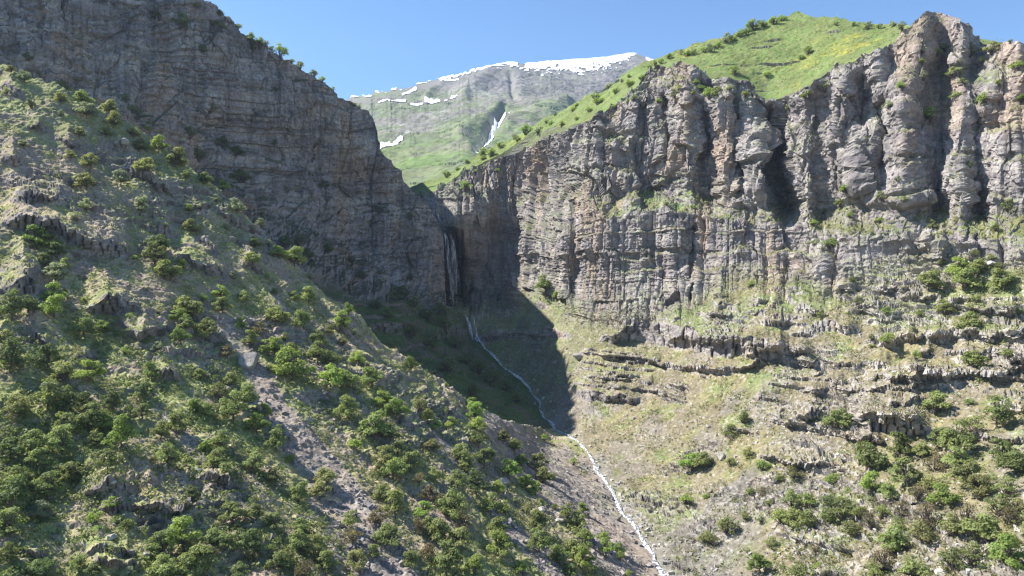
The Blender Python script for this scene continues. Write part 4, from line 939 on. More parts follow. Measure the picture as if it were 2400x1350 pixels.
SHRUBS = """463,16,20o 517,33,22g 560,64,22g 500,60,24o 520,68,28b 585,100,26b 608,110,30b 593,80,19o 657,128,40b 640,118,20g 687,141,18g 710,153,24g 740,175,25g 760,186,20b 788,205,18b 830,246,15g 840,252,12g 630,98,14y
15,219,24y 143,270,18y 412,478,18y 507,470,24y 472,488,20y 182,514,28y 313,603,20b 387,527,20y 530,533,25y 610,530,28y 628,574,20y 727,652,25y 547,652,20y 643,686,25g 200,706,25b 632,870,22b 372,818,32y 293,828,25b 370,734,28y 667,796,25g 473,703,25b
828,781,28y 877,804,15g 1018,871,13b 1047,905,14b 1168,700,17y 260,1192,42b 223,1222,40b 273,1222,34g 297,1236,34g 593,1312,40n 1300,1192,25g 1267,1186,28g 1233,1196,30o 1453,1310,25b 1470,1350,25b 1277,1030,22b 1343,1086,22b
2270,946,25g 2287,1008,40g 1740,988,38g 1710,1025,42g 2193,1100,55n 1787,1098,38b 1753,1072,34o 1713,1090,25g 1827,1126,26g 1860,1118,38o 1757,1154,22b 1783,1156,30n 2180,1144,46o 2150,1164,44n 2360,1162,50g 1857,1182,46g 1887,1185,42b 1940,1180,42d 1953,1128,34b
1937,1222,46g 1833,1222,46b 2013,1214,45g 2067,1212,34b 1993,1252,50g 2043,1234,46n 2100,1242,32b 2113,1210,45n 2173,1238,60n 2167,1268,62o 2233,1252,62o 2267,1234,60n 2343,1204,62g 2367,1228,50n 2387,1200,46o 2073,1322,50n 2147,1348,66g 2233,1328,56g 2283,1314,60g 2050,1350,45g
1920,1352,42b 1873,1350,46g 1703,1246,46g 1660,1270,40o 1807,1282,32g 1610,1178,30b 1657,1164,18b 1783,1220,22y 1747,1215,28o 2360,1282,50n 1910,568,30y 1943,578,46b 1903,526,24b 1970,481,28b 2067,470,30y 2360,492,34g 2187,536,28o 2340,630,30g 2287,596,25g 2207,622,32g
2323,606,26g 2213,735,50g 2280,730,50g 2080,798,38b 2043,794,22g 2043,814,18b 2147,842,28b 2153,742,28g 2360,834,38g 2010,712,25g 1923,745,25g 1760,672,25g 2383,736,30g 1997,660,22g 2297,893,22g 2083,734,30b
1813,55,30o 1767,70,40o 1733,84,30b 1700,100,30o 1667,121,28o 1893,124,26g 1877,136,20o 1797,177,22o 1723,174,27o 2180,278,40b 2310,237,38b 2390,236,30b 2080,251,32y 2240,234,35b 2237,178,40g 2160,122,25y 2273,130,44o 2217,114,34y 2327,121,42o 2370,96,14g 2093,60,20y 2113,66,28y
2197,130,25b 2033,66,28o 2163,187,25y 2113,207,28b 1850,256,24b 1663,230,42b 1710,210,20o 1747,223,25g 1893,226,34b 1933,212,38b 1620,222,20g 2037,440,48d 2103,424,18d 2273,389,22d 2383,160,34b 2257,196,25g 1983,450,30b
1475,179,14g 1230,312,34b 1260,312,28o 1280,287,15g 1317,294,18g 1350,247,15g 1298,270,10g 1393,228,25o 1427,204,20o 1457,190,12g 1400,241,24b 1473,202,30b 1443,217,20b 1150,363,30g 1130,365,28b 1173,345,25b 1203,325,20o 1093,381,18b 1047,411,22o 1090,443,32b 1167,401,15b 1503,184,18b
1443,251,20b 1487,234,20g 1580,226,30g 1117,401,15b 1533,151,18o 1567,137,20o 1597,127,15o 1630,196,20b
940,700,44d 972,716,40d 1000,752,44d 1040,772,40d 960,790,44d 1010,812,46d 1065,812,42d 1090,850,44d 1050,868,50d 1120,872,44d 1150,900,44d 1185,912,40d 1110,925,42d 905,742,36d 1210,940,36d 925,705,38d 1030,735,36d 880,720,32d 370,45,30d 423,62,44d 473,120,26d 310,262,34d 293,236,26d 493,262,44d 443,322,40d 417,338,34d 467,375,40d 550,362,34d 520,345,40d 643,338,20d 647,212,20d 693,212,22d 67,140,26d 567,424,50d 617,432,46d 760,440,36d 670,376,22d
700,575,40d 717,604,44d 667,576,34d 767,590,36d 850,650,34d 930,700,40d 820,612,30d 960,652,26d 885,500,30d 960,512,24d 735,345,22d 590,118,30d 1830,46,26b 1792,62,28b 1750,80,26o 1716,94,24b 1683,110,26b 1650,120,24o 1628,126,20b 1612,128,22b 1548,146,18b 1520,158,16b 1340,258,20b 1290,290,18b 1210,330,22b 1130,372,20b 1070,396,18b 1245,318,20b 1410,236,22b 1380,262,20o 1350,280,18b
2000,60,16o 1960,56,14b 2060,64,18o 1640,210,24b 1680,214,26g 1590,212,22b 1720,230,20g 1540,238,22b 1470,240,18g 2160,150,24g 2200,160,22o 2250,150,24g 2300,150,26o 2340,200,22g 2120,470,20g 2180,480,22b 2300,500,24g 2330,540,22b 2060,520,24b 1990,510,22b 1930,500,20g 2240,520,20o 1480,480,18b 1560,478,18g 1620,488,20b"""
def parse(t):
    for q in t.split():
        a, b, c = q.split(','); yield float(a), float(b), float(c[:-1]), c[-1]
for a, b, c, k in parse(TREES):
    if b < 560 and a < 720 and k in 'gd': k = random.choice('goyo')
    plant(a, b + 2, c * (1.13 if b > 890 and a < 1500 else 1.28 if a > 1500 else 1.12), k, 't')
for a, b, c, k in parse(SHRUBS): plant(a, b + 2, c * (1.3 if a > 1500 and b > 900 else 1.1), k, 's')

# smaller shrubs between the trees of the near hillside and over the stony slope
def wooded(px, py):
    """how thick the scrub stands (0..1)"""
    d = 0
    if py > 640: d = min(1, (py - 560) / 500) * 0.9
    if px < 700 and py > 900: d = max(d, 0.85)
    if 180 < px < 560 and 1130 < py < 1230 or (px < 330 and py > 1260): d *= 0.3
    return d
SCREE_LINES = [([(520, 755), (560, 810), (600, 870), (650, 965), (720, 1065), (790, 1150), (860, 1250), (930, 1380)], 18, 66), ([(1150, 1200), (1230, 1270), (1330, 1360), (1380, 1410)], 12, 34),
               ([(1165, 1000), (1250, 1075), (1340, 1170), (1430, 1260), (1520, 1360)], 46, 66)]
def on_scree(px, py):
    for pts, w0, w1 in SCREE_LINES:
        d, t = pline(np.array([px]), np.array([py]), pts)
        if d[0] < w0 + (w1 - w0) * t[0]: return True
    return False
cnt = sum(1 for p in PLANTS if p[5] == 's'); tries = 0
placed = [(p[1], p[2], p[3]) for p in PLANTS]
while cnt < 299 and tries < 6000:
    tries += 1
    if random.random() < 0.72: px, py = random.uniform(0, 1400), random.uniform(640, 1360)
    else: px, py = random.uniform(1800, 2400), random.uniform(1030, 1350)
    gi = ground(px, py)
    if gi is None: continue
    if px < 1500 and (GK[gi] != 0 or random.random() > wooded(px, py) or on_scree(px, py)): continue
    if pline(np.array([px]), np.array([py]), STL)[0][0] < 70: continue
    w = random.uniform(28, 56)
    if any(abs(px - q[0]) < 0.55 * (q[2] + w) * .8 and abs(py - q[1]) < 0.36 * (q[2] + w) * .8 for q in placed): continue
    plant(px, py, w, random.choice('ggggoddbn' if px < 1500 else 'ggonnb'), 's', where=gi); placed.append((px, py, w)); cnt += 1

# ------------------------------------------------------------------ labels that single each plant out
LM = [(583, 845, 'the pale boulder on the scree'), (520, 740, 'the head of the long scree'), (330, 770, 'the big layered outcrop'), (265, 725, 'the rounded rock shelf'), (150, 560, 'the long broken rock band'), (40, 690, 'the dark rock wall'),
      (470, 625, 'the short stepped rock rib'), (1040, 975, 'the dark rock band on the spur'), (880, 1290, 'the foot of the long scree'), (720, 1065, 'the middle of the long scree'), (250, 1150, 'the flat-topped ledge'), (230, 1310, 'the stepped bare ledges'), (1280, 1320, 'the narrow lower scree'),
      (1320, 1160, 'the broad grey scree'), (1360, 1035, 'the stream bend in the shadow edge'), (1490, 1240, 'the white lower stream'), (295, 330, 'the grey blocks on the spur'), (30, 225, 'the topmost hillside crag'), (550, 490, 'the steep spur edge'), (760, 700, 'the spur edge over the dark valley'),
      (420, 890, 'the small dark outcrop'), (30, 900, 'the shady hollow'), (500, 1140, 'the grassy ledges'), (80, 1000, 'the dense thicket'), (350, 1330, 'the lowest thicket'), (640, 1310, 'the brown twiggy thicket'), (1060, 1230, 'the rusty brown bushes'), (200, 860, 'the sunlit rock knob'), (120, 420, 'the blocky hillside steps'), (360, 500, 'the dark gully below the spur'),
      (2065, 1000, 'the pale rock band'), (1420, 940, 'the ribbed brown outcrop'), (1770, 930, 'the bright green gully'), (1650, 810, 'the long outcrop below the cliff'), (1280, 720, 'the grassy mound by the gorge'), (1650, 490, 'the narrow grassy ledge'), (2050, 520, 'the broad green terrace'), (1820, 380, 'the deep dark cleft'), (2070, 350, 'the tall pale pillar'), (2190, 60, 'the summit crag'), (1860, 35, 'the green hilltop'),
      (1260, 300, 'the yellow flowers above the cliff'), (1480, 190, 'the meadow corner below the snowfield'), (1110, 400, 'the lower end of the meadow strip'), (2250, 850, 'the stony ribs'), (1690, 1290, 'the pale stony fan'), (2380, 1345, 'the stony bottom edge'), (2300, 650, 'the pale slabs'), (1920, 1340, 'the reddish gravel steps'), (1800, 1110, 'the thin stony bands'), (2230, 1100, 'the scrub under the rock band'),
      (660, 110, 'the bushy skyline of the shaded wall'), (480, 20, 'the topmost skyline'), (800, 220, 'the low end of the shaded skyline'), (1060, 630, 'the tall waterfall'), (1105, 770, 'the small cascade'), (2350, 190, 'the knobbly crags'), (1690, 170, 'the grassy notch'), (980, 750, 'the shaded cliff foot'), (1980, 150, 'the yellow meadow')]
ORD = ['', 'second', 'third', 'fourth', 'fifth', 'sixth', 'seventh', 'eighth', 'ninth', 'tenth', 'eleventh', 'twelfth']
def sector(dx, dy):
    a = math.degrees(math.atan2(-dy, dx)) % 360
    return ['right of', 'upper-right of', 'above', 'upper-left of', 'left of', 'lower-left of', 'below', 'lower-right of'][int((a + 22.5) // 45) % 8]
keyed = {}
for rec in PLANTS:
    e, px, py, w, kind, style, sk = rec
    cy = py - 0.4 * w
    d, lm = min((math.hypot(px - a, cy - b), (a, b, t)) for a, b, t in LM)
    size = ('small' if w < 40 else 'mid-sized' if w < 58 else 'large') if style == 't' else ('tiny' if w < 20 else 'small' if w < 34 else 'wide')
    keyed.setdefault((size, LOOK[kind], style, sector(px - lm[0], cy - lm[1]), lm[2]), []).append((d, rec))
for (size, look, style, sec, lm), L_ in keyed.items():
    L_.sort(key=lambda q: q[0])
    nm = 'tree' if style == 't' else 'shrub'
    for i, (d, rec) in enumerate(L_):
        o = 'nearest ' if len(L_) > 1 and i == 0 else (ORD[i] + ' ' if i else '')
        rec[0]['label'] = f'{size} {look} {nm}, {o}{sec} {lm}' if len(L_) == 1 else f'{size} {look} {nm}, {o}one {sec} {lm}'
        rec[0]['group'] = ('trees' if style == 't' else 'shrubs') + (' on the wooded hillside' if rec[6] == 0 else ' on the shaded gorge wall' if rec[6] == 1 else ' on the sunlit cliffs and slope' if rec[6] == 2 else ' on the green hill')

# ------------------------------------------------------------------ undergrowth and loose stones: nobody could count them
def scatter(n, accept):
    """random visible ground points"""
    px = rng.uniform(-50, 2450, n); py = rng.uniform(-20, 1400, n)
    gi = GRID[((py + 60) / 2.5).astype(int), ((px + 60) / 2.5).astype(int)]
    m = gi >= 0; px, py, gi = px[m], py[m], gi[m]
    a = accept(px, py, GP[gi], GK[gi], GN[gi])
    m = rng.uniform(size=len(px)) < a
    return gi[m], px[m], py[m]
def acc_green(px, py, P, K, N):
    x, y, z = P.T
    cl = sstep(-0.15, 0.35, fbm(x / 7, y / 7, z / 7, 801, 2))
    a = np.where(K == 0, 0.25 + 0.75 * cl, np.where(K == 1, np.where((py > 690) & (px > 800), 1.0, 0.5 * cl) * (N[:, 2] > 0.25), np.where(K == 2, 0.85 * cl + 0.08, np.where(K == 3, 0.8 * cl + 0.25, 0))))
    a = np.where((K == 2) & (py > 690), a * 1.35, a)
    wl = (K == 1) & (py < 700); a = np.where(wl, 0.10 * cl, a)
    a = a * np.where(K == 0, np.clip(0.35 + (py - 400) / 700, 0.3, 1), 1) * np.where(wl, 1, sstep(0.2, 0.5, N[:, 2]))
    for pts, w0, w1 in SCREE_LINES:
        d, t = pline(px, py, pts); a = np.where((d < w0 + (w1 - w0) * t) & (K == 0), a * 0.06, a)
    a = np.where((K == 2) & (px > 1480) & (px < 1800) & (py > 1180), a * 0.35, a)
    d, _ = pline(px, py, STL); a = np.where(d < 14, 0, a)
    return a
gi, spx, spy = scatter(92000, acc_green)
R = np.random.default_rng(5)
n = len(gi); nq = 8
P = GP[gi]; K = GK[gi]
big = (R.uniform(size=n) < np.where(K == 0, np.where(spy > 640, 0.42, 0.22), 0.14))
rad = np.where(big, R.uniform(0.5, 1.5, n), R.uniform(0.18, 0.5, n)) * np.where(K == 3, 2.4, np.where(K == 2, 1.45, np.where((K == 1) & (spy < 700), 2.4, 1.0)))
off = R.normal(size=(n, nq, 3)) * np.array([0.55, 0.55, 0.32]); off[..., 2] = np.abs(off[..., 2]) + 0.12
cen = (P[:, None] + off * rad[:, None, None]).reshape(-1, 3)
nor = off + R.normal(size=off.shape) * 0.5 + np.array([0, 0, 0.5]); nor = (nor / np.linalg.norm(nor, axis=-1, keepdims=True)).reshape(-1, 3)
V = quads(cen, nor, np.repeat(np.minimum(rad * 0.62, 0.34 + rad * 0.1), nq) * R.uniform(0.6, 1.2, n * nq), R)
base = np.where((R.uniform(size=n) < 0.3)[:, None], np.array([0.25, 0.25, 0.105]), np.where((R.uniform(size=n) < 0.6)[:, None], np.array([0.195, 0.235, 0.080]), np.array([0.140, 0.185, 0.060])))
base = np.where((K == 3)[:, None], base * 1.2, base)
base = np.where(((K == 2) & (R.uniform(size=n) < 0.3))[:, None], np.array([0.20, 0.17, 0.085]), base)
col = np.repeat(base, nq, 0) * R.uniform(0.75, 1.25, (n * nq, 1))
me = raw_mesh('undergrowth', V, np.arange(len(V)), np.full(len(V) // 4, 4), M_under, np.repeat(col, 4, 0))
o = bpy.data.objects.new('undergrowth', me); C.objects.link(o); o['kind'] = 'stuff'; o['label'] = 'low green and straw coloured undergrowth scattered over the slopes'; o['category'] = 'undergrowth'

# the scrub beyond the single shrubs: a mass of low bushes that run into one another
def acc_scrub(px, py, P, K, N):
    x, y, z = P.T
    cl = sstep(-0.2, 0.3, fbm(x / 11, y / 11, z / 11, 821, 2))
    a = np.where(K == 0, np.clip(0.45 + (py - 350) / 900, 0.4, 1) * (0.25 + 0.75 * cl), np.where(K == 2, 0.55 * cl * ((px > 1780) & (py > 1030)) + 0.10 * cl * ((py > 700) & (px > 1500)), np.where(K == 1, 0.9 * ((px > 800) & (py > 700)), np.where(K == 3, 0.25 * cl, 0))))
    for pts, w0, w1 in SCREE_LINES:
        d, t = pline(px, py, pts); a = np.where((d < (w0 + (w1 - w0) * t) * 1.1 + 6) & (K == 0), 0, a)
    d, _ = pline(px, py, STL); a = np.where(d < np.where(K == 1, 16, 40), 0, a)
    a = np.where((K == 0) & (((px > 180) & (px < 560) & (py > 1130) & (py < 1230)) | ((px < 330) & (py > 1260))), a * 0.25, a)
    return a
gi, spx, spy = scatter(2500, acc_scrub)
SV = []; SC = []
protos = [crown_data(3000 + i, k, 420, (0.7, 0.85, 0.6)[i % 3]) for i, k in enumerate('ggodogynbodg')]
for j, g_ in enumerate(gi):
    k = int(R.integers(0, len(protos)))
    if GK[g_] == 1: k = (3, 5, 10)[int(R.integers(0, 3))]
    pv, pc, _ = protos[k]
    w_ = R.uniform(1.2, 2.9) * (1.0 if GK[g_] == 0 else 1.25 if GK[g_] == 2 else 1.7)
    th = R.uniform(0, 6.28); c_, s_ = math.cos(th), math.sin(th)
    q = pv * np.array([w_, w_ * R.uniform(.8, 1.2), w_ * R.uniform(.75, 1.15)])
    sel = slice(0, len(q) if spy[j] > 700 else len(q) // 2 // 4 * 4)
    q = np.stack([q[:, 0] * c_ - q[:, 1] * s_, q[:, 0] * s_ + q[:, 1] * c_, q[:, 2]], -1) + GP[g_] - np.array([0, 0, 0.1 * w_])
    SV.append(q[sel]); SC.append(pc[sel] * R.uniform(0.8, 1.15))
V = np.concatenate(SV)
me = raw_mesh('scrub', V, np.arange(len(V)), np.full(len(V) // 4, 4), M_under, np.concatenate(SC))
o = bpy.data.objects.new('scrub', me); C.objects.link(o); o['kind'] = 'stuff'; o['label'] = 'low tangled scrub running over the wooded slopes between the trees'; o['category'] = 'scrub'

def rock_verts(R, n):
    """n small angular stones as deformed, cut cubes (8 corners each)"""
    c = np.array([[-1, -1, -1], [1, -1, -1], [1, 1, -1], [-1, 1, -1], [-1, -1, 1], [1, -1, 1], [1, 1, 1], [-1, 1, 1]], float)
    v = c[None] * R.uniform(0.55, 1.0, (n, 8, 3)); v *= R.uniform(0.5, 1.0, (n, 1, 3))
    th = R.uniform(0, 6.28, n); cs, sn = np.cos(th), np.sin(th)
    x = v[..., 0] * cs[:, None] - v[..., 1] * sn[:, None]; y = v[..., 0] * sn[:, None] + v[..., 1] * cs[:, None]
    tl = R.normal(size=(n, 2)) * 0.35
    return np.stack([x, y, v[..., 2] + x * tl[:, :1] + y * tl[:, 1:]], -1)
CUBE = np.array([[0, 3, 2, 1], [4, 5, 6, 7], [0, 1, 5, 4], [1, 2, 6, 5], [2, 3, 7, 6], [3, 0, 4, 7]])
def acc_stone(px, py, P, K, N):
    x, y, z = P.T
    a = np.where(K == 0, 0.16, np.where(K == 2, 0.34 * (py > 690), np.where(K == 1, 0.1 * (N[:, 2] > .4), 0.05 * (K == 3))))
    a = a * (0.3 + sstep(-0.1, 0.4, fbm(x / 9, y / 9, z / 9, 811, 2)) * 1.2)
    for pts, w0, w1 in SCREE_LINES:
        d, t = pline(px, py, pts); a = np.where((d < w0 + (w1 - w0) * t) & (K == 0), 0.85, a)
    d, _ = pline(px, py, STL); a = np.where((d < 26) & (py > 850), 0.9, a); a = np.where(d < 6, 0.25, a)
    return a
gi, spx, spy = scatter(38000, acc_stone)
n = len(gi)
sd_, _ = pline(spx, spy, STL)
rad = 0.10 + 0.42 * R.uniform(size=n) ** 3 + 0.12 * R.uniform(size=n)
rad = rad * np.where(GK[gi] == 2, 1.35, 1.0) + np.where((sd_ < 24) & (spy > 850), 0.75 * R.uniform(size=n) ** 2.5, 0) + np.where((GK[gi] == 0) & (acc_stone(spx, spy, GP[gi], GK[gi], GN[gi]) > 0.8), 0.35 * R.uniform(size=n) ** 3, 0)
V = (GP[gi][:, None] + rock_verts(R, n) * rad[:, None, None]).reshape(-1, 3)
fc = (np.arange(n)[:, None, None] * 8 + CUBE[None]).reshape(-1)
base = np.where((GK[gi] == 2)[:, None], ROCK_L * 0.95, ROCK * 1.0) * R.uniform(0.65, 1.25, (n, 1))
me = raw_mesh('loose_stones', V, fc, np.full(n * 6, 4), M_stone, np.repeat(base, 8, 0))
o = bpy.data.objects.new('loose_stones', me); C.objects.link(o); o['kind'] = 'stuff'; o['label'] = 'grey and tan loose stones strewn over scree and slopes'; o['category'] = 'stones'

# ------------------------------------------------------------------ single boulders
import bmesh
def boulder(px, py, w, flat, label, tint=1.0, seed=0):
    gi = ground(px, py); p = GP[gi]; W = w / F * p[1]
    bm = bmesh.new(); bmesh.ops.create_icosphere(bm, subdivisions=4, radius=0.5)
    R = np.random.default_rng(seed)
    pl = [(Vector(R.normal(size=3)).normalized(), R.uniform(0.26, 0.42)) for _ in range(9)]
    for v in bm.verts:
        for nrm, d in pl:
            k = v.co.dot(nrm) - d
            if k > 0: v.co -= nrm * k * 0.93
    co_ = np.array([v.co[:] for v in bm.verts])
    nz = 0.045 * fbm(co_[:, 0] * 4, co_[:, 1] * 4, co_[:, 2] * 7, seed, 3)
    crack = np.abs(co_[:, 2] + 0.35 * co_[:, 0] - 0.08 + 0.03 * vnoise(co_[:, 0] * 5, co_[:, 1] * 5, co_[:, 2], seed))
    for v, q, c in zip(bm.verts, nz, crack):
        v.co = v.co * (1 + q * 2 - 0.10 * max(0, 1 - c / 0.035)); v.co.z *= flat
    me = bpy.data.meshes.new('boulder'); bm.to_mesh(me); bm.free()
    at = me.color_attributes.new('Col', 'FLOAT_COLOR', 'POINT')
    cv = np.tile(np.append(ROCK_L * tint, 1), (len(me.vertices), 1)); at.data.foreach_set('color', cv.astype(f32).ravel())
    me.materials.append(M_stone)
    o = bpy.data.objects.new('boulder', me); C.objects.link(o); o.location = p + np.array([0, 0, W * flat * 0.16]); o.scale = (W, W, W)
    o.rotation_euler = (0.35, 0.3, R.uniform(0, 3)); o['label'] = label; o['category'] = 'boulder'; o['group'] = 'boulders on the slopes'
for i, q in enumerate([(585, 854, 56, 0.85, 'big pale cracked boulder standing on the long scree', 0.66), (290, 333, 24, 0.8, 'grey upright block among bushes on the spur', 0.8), (1645, 884, 20, 0.45, 'flat pale slab alone on the green slope below the cliff', 1.2),
                       (467, 1100, 20, 0.5, 'small flat pale stone in the grass above the ledges', 1.0), (1268, 1197, 24, 0.7, 'light rounded boulder at the edge of the trees by the broad scree', 1.1), (1310, 1222, 26, 0.5, 'long pale slab below the rounded boulder by the broad scree', 1.0),
                       (1180, 1130, 26, 0.7, 'grey boulder half hidden among trees near the broad scree', 0.85), (1255, 783, 26, 0.5, 'wide slab in the shadow edge below the gorge', 0.8), (1300, 852, 20, 0.6, 'grey boulder on the green slope beside the gorge shadow', 0.8), (1356, 838, 32, 0.6, 'layered boulder on the green slope below the sunlit cliff', 0.8),
                       (2310, 1330, 34, 0.8, 'pale boulder in the scrub near the bottom edge', 1.1), (2318, 1288, 26, 0.9, 'upright grey boulder above the pale one in the lower scrub', 0.85), (2210, 1345, 36, 0.6, 'wide pale boulder on the bottom edge under the scrub', 1.15), (1692, 1070, 30, 0.7, 'brown rocky lump on the slope above the thin stony bands', 0.75),
                       (1660, 1002, 18, 0.6, 'whitish block on the slope under the green gully', 1.2), (1622, 1298, 14, 0.5, 'small brown stone on the pale stony fan', 0.8), (2325, 620, 34, 0.5, 'bare pale slab between bushes below the terrace', 1.1), (260, 1262, 24, 0.6, 'angular grey block on the grassy lower ledges', 0.9), (265, 1130, 18, 0.7, 'rounded stone on top of the flat ledge', 1.0), (345, 1300, 22, 0.6, 'pale lumpy stone beside the stepped bare ledges', 1.0)]):
    boulder(*q, seed=70 + i)

# ------------------------------------------------------------------ water
def water_mat(name, white, dark, scale, thr, stretch=(1, 1, 1), alpha=None):
    m, nt, b = nodes(name); N, L = nt.nodes, nt.links
    tc = N.new('ShaderNodeTexCoord'); mp = N.new('ShaderNodeMapping'); mp.inputs['Scale'].default_value = stretch
    n1 = N.new('ShaderNodeTexNoise'); n1.inputs['Scale'].default_value = scale; n1.inputs['Detail'].default_value = 6; n1.inputs['Roughness'].default_value = 0.65
    L.new(tc.outputs['Object'], mp.inputs[0]); L.new(mp.outputs[0], n1.inputs['Vector'])
    cr = N.new('ShaderNodeValToRGB'); cr.color_ramp.elements[0].position = thr - 0.07; cr.color_ramp.elements[1].position = thr + 0.07
    cr.color_ramp.elements[0].color = dark; cr.color_ramp.elements[1].color = white
    L.new(n1.outputs[0], cr.inputs[0]); L.new(cr.outputs[0], b.inputs['Base Color']); b.inputs['Roughness'].default_value = 0.35
    if alpha:
        r = N.new('ShaderNodeMapRange'); r.inputs[1].default_value = 0.35; r.inputs[2].default_value = 0.65; r.inputs[3].default_value = alpha[0]; r.inputs[4].default_value = alpha[1]
        L.new(n1.outputs[0], r.inputs[0]); L.new(r.outputs[0], b.inputs['Alpha'])
    return m
M_stream = water_mat('white_water', (0.82, 0.84, 0.86, 1), (0.09, 0.10, 0.10, 1), 1.5, 0.52)
M_fall = water_mat('falling_water', (0.80, 0.83, 0.88, 1), (0.5, 0.53, 0.58, 1), 0.8, 0.5, (1, 1, 0.12), (0.0, 0.72))

st = np.array(STREAM, float)
tt = np.linspace(0, len(st) - 1, 900)
sx = np.interp(tt, range(len(st)), st[:, 0]) + 5.5 * vnoise(tt * 2.2, tt * 0, tt * 0, 91) + 1.5 * vnoise(tt * 6, tt * 0, tt * 0, 92)
sy = np.interp(tt, range(len(st)), st[:, 1])
def smooth(a, k=12): return np.convolve(np.pad(a, k, mode='edge'), np.ones(2 * k + 1) / (2 * k + 1), 'valid')
sx, sy = smooth(sx, 6), smooth(sy, 6)
nc = 9; rows = []
pos = []
for a, b in zip(sx, sy):
    gi = ground(a, b); pos.append(GP[gi] if gi is not None else pos[-1] + (pos[-1] - pos[-2]))
pos = np.array(pos); pos = np.stack([smooth(pos[:, 0], 8), smooth(pos[:, 1], 8), smooth(pos[:, 2], 8)], 1)
dirv = np.gradient(pos, axis=0); dirv[:, 2] = 0; dirv /= np.linalg.norm(dirv, axis=1, keepdims=True) + 1e-9
side = np.stack([dirv[:, 1], -dirv[:, 0], 0 * dirv[:, 0]], 1)
wid = 0.75 + 0.12 * sstep(6, 20, tt) + 0.45 * vnoise(tt * 3, tt * 0, tt * 0, 93) + 0.35 * vnoise(tt * 9, tt * 0, tt * 0, 94)
for k in range(nc):
    u = k / (nc - 1) * 2 - 1
    q = pos + side * (wid * u)[:, None]
    q[:, 2] += 0.42 * (1 - u * u) + 0.12 + 0.30 * vnoise(q[:, 0] * 1.4, q[:, 1] * 1.4, q[:, 2], 95) * (1 - abs(u)) - 0.5 * (abs(u) > 0.9)
    rows.append(q)
o = mesh_from_grid('stream', np.stack(rows, 0)[::-1], np.ones((nc, len(tt), 3)), M_stream, None, True)
o['kind'] = 'structure'; o['label'] = 'narrow white mountain stream running down the gorge floor'

def strands(name, lines, per, label, spread, r0, seed, toward, parts=None):
    """falling water: many thin ropes of water side by side, each hanging free of the rock"""
    R = np.random.default_rng(seed); meshes = []
    for pts, wpx in lines:
        VV = []; FF = []; off_ = 0
        gs = [GP[ground(a, b)] for a, b in pts]
        depth = min(g[1] for g in gs) - toward
        for k in range(per):
            u = R.uniform(-1, 1); t0 = R.uniform(0, 0.25) if abs(u) > 0.4 else 0; t1 = 1 - R.uniform(0, 0.35) * (abs(u) > 0.3)
            P_ = []; rr = []
            for t in np.linspace(t0, t1, 22):
                f_ = t * (len(pts) - 1); i = min(int(f_), len(pts) - 2); g_ = f_ - i
                x = pts[i][0] * (1 - g_) + pts[i + 1][0] * g_ + u * wpx * (0.35 + spread * t) + 0.7 * math.sin(9 * t + k) * t
                y = pts[i][1] * (1 - g_) + pts[i + 1][1] * g_
                dd = depth - 0.8 * t + 0.4 * u
                P_.append(((x - CX) / F * dd, dd, (CY - y) / F * dd)); rr.append(r0 * (0.5 + 0.5 * math.sin(math.pi * min(1, (t - t0) / max(1e-3, t1 - t0) * 0.9 + 0.1))) * R.uniform(0.6, 1.4))
            v, f = tube(P_, rr, 5); VV.append(v); FF.append(f + off_); off_ += len(v)
        Fl = np.concatenate(FF); meshes.append((np.concatenate(VV), Fl))
    base = meshes[0][0][meshes[0][0][:, 2].argmin()]
    e = None
    if len(meshes) > 1:
        e = bpy.data.objects.new(name, None); C.objects.link(e); e.location = base; e['label'] = label; e['category'] = 'waterfall'
    for k, (V, Fl) in enumerate(meshes):
        nm = parts[k] if e else name
        o = bpy.data.objects.new(nm, raw_mesh(nm, V - base, Fl, np.full(len(Fl) // 4, 4), M_fall, None, True)); C.objects.link(o)
        if e: o.parent = e
        else: o.location = base; o['label'] = label; o['category'] = 'waterfall'
strands('waterfall', [([(1042, 545), (1045, 556), (1052, 600), (1059, 660), (1063, 722)], 5), ([(1054, 546), (1060, 565), (1066, 620), (1070, 690)], 5)], 26, 'tall thin waterfall dropping from the lip of the shaded gorge wall', 1.5, 0.10, 3, 2.5, ('main_fall', 'side_fall'))
M_fall_ = M_fall; M_fall = water_mat('tumbling_water', (0.82, 0.85, 0.9, 1), (0.55, 0.58, 0.62, 1), 0.9, 0.5, (1, 1, 0.3), (0.15, 0.95))
strands('cascade', [([(1091, 738), (1099, 755), (1104, 775), (1108, 796)], 4.5), ([(1110, 744), (1114, 765), (1118, 790), (1128, 806)], 2.0)], 20, 'short double cascade over the dark rock step below the tall waterfall', 0.8, 0.17, 4, 1.2, ('main_fall', 'side_fall'))
strands('water_chute', [([(1025, 500), (1028, 510), (1033, 522)], 2.2)], 10, 'small white water chute above the lip of the tall waterfall', 0.3, 0.16, 5, 0.8)


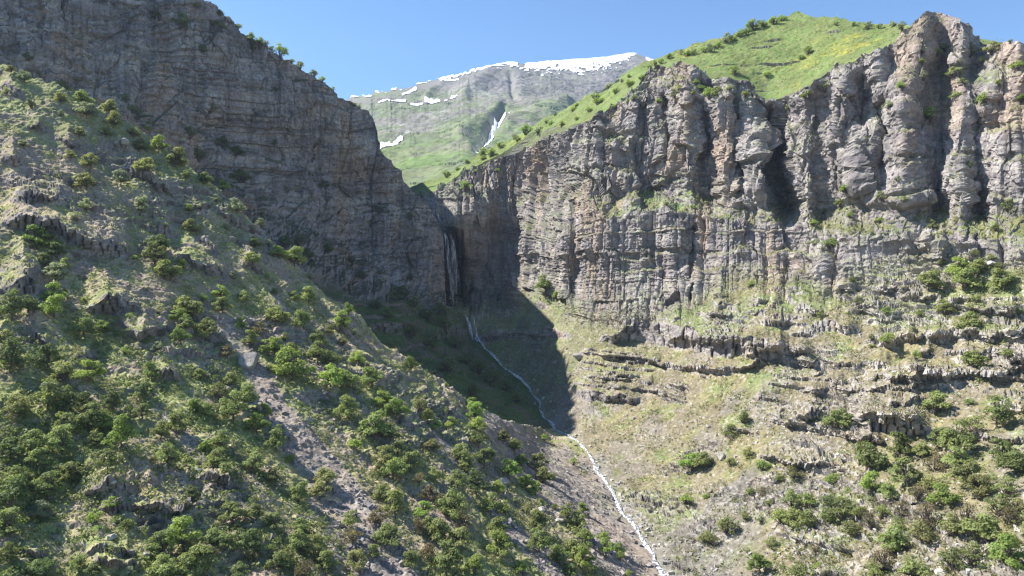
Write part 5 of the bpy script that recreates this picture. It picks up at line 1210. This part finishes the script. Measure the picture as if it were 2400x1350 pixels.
# ------------------------------------------------------------------ light, sky, camera
SUN_AZ, SUN_EL = math.radians(-79), math.radians(48.5)      # azimuth from +Y (ahead), negative = left
sd = Vector((math.sin(SUN_AZ) * math.cos(SUN_EL), math.cos(SUN_AZ) * math.cos(SUN_EL), math.sin(SUN_EL)))
L = bpy.data.lights.new('sun', 'SUN'); L.energy = 4.9; L.angle = math.radians(0.53); L.color = (1.0, 0.955, 0.89)
lo = bpy.data.objects.new('sun', L); C.objects.link(lo); lo.rotation_euler = sd.to_track_quat('Z', 'Y').to_euler()
w = bpy.data.worlds.new('World'); bpy.context.scene.world = w; w.use_nodes = True
nt = w.node_tree; bg = nt.nodes['Background']
sky = nt.nodes.new('ShaderNodeTexSky'); sky.sky_type = 'NISHITA'; sky.sun_disc = False
sky.sun_elevation = SUN_EL; sky.sun_rotation = SUN_AZ; sky.altitude = 1200; sky.air_density = 1.0; sky.dust_density = 0.1; sky.ozone_density = 2.5
hsv = nt.nodes.new('ShaderNodeHueSaturation'); hsv.inputs['Saturation'].default_value = 1.17
nt.links.new(sky.outputs[0], hsv.inputs['Color']); nt.links.new(hsv.outputs[0], bg.inputs[0]); bg.inputs[1].default_value = 0.09
bpy.ops.mesh.primitive_cube_add(size=1, location=(100, 1650, 400)); hz = bpy.context.object; hz.name = 'haze'; hz.scale = (5200, 3600, 1500); hz['kind'] = 'stuff'; hz['label'] = 'thin blue mountain haze'
hm = bpy.data.materials.new('haze'); hm.use_nodes = True; hn = hm.node_tree; hn.nodes.clear()
ho = hn.nodes.new('ShaderNodeOutputMaterial'); hv = hn.nodes.new('ShaderNodeVolumePrincipled'); hv.inputs['Color'].default_value = (0.58, 0.74, 1.0, 1); hv.inputs['Density'].default_value = 0.00006; hv.inputs['Anisotropy'].default_value = 0.2
hn.links.new(hv.outputs[0], ho.inputs['Volume']); hz.data.materials.append(hm)
cam = bpy.data.cameras.new('camera'); cam.sensor_width = 36; cam.lens = 36 * F / 2400; cam.clip_start = 0.5; cam.clip_end = 20000
co = bpy.data.objects.new('camera', cam); C.objects.link(co); co.rotation_euler = (math.radians(90), 0, 0)
sc = bpy.context.scene; sc.camera = co
sc.view_settings.view_transform = 'Standard'; sc.view_settings.look = 'None'; sc.view_settings.exposure = 1.2; sc.view_settings.gamma = 1
sc.cycles.use_denoising = True; sc.cycles.denoiser = 'OPENIMAGEDENOISE'; sc.cycles.denoising_input_passes = 'RGB_ALBEDO_NORMAL'; sc.cycles.denoising_prefilter = 'ACCURATE'; sc.cycles.use_adaptive_sampling = False; sc.cycles.pixel_filter_type = 'BLACKMAN_HARRIS'; sc.cycles.filter_width = 1.3
sc.cycles.max_bounces = 5; sc.cycles.diffuse_bounces = 3; sc.cycles.transparent_max_bounces = 4
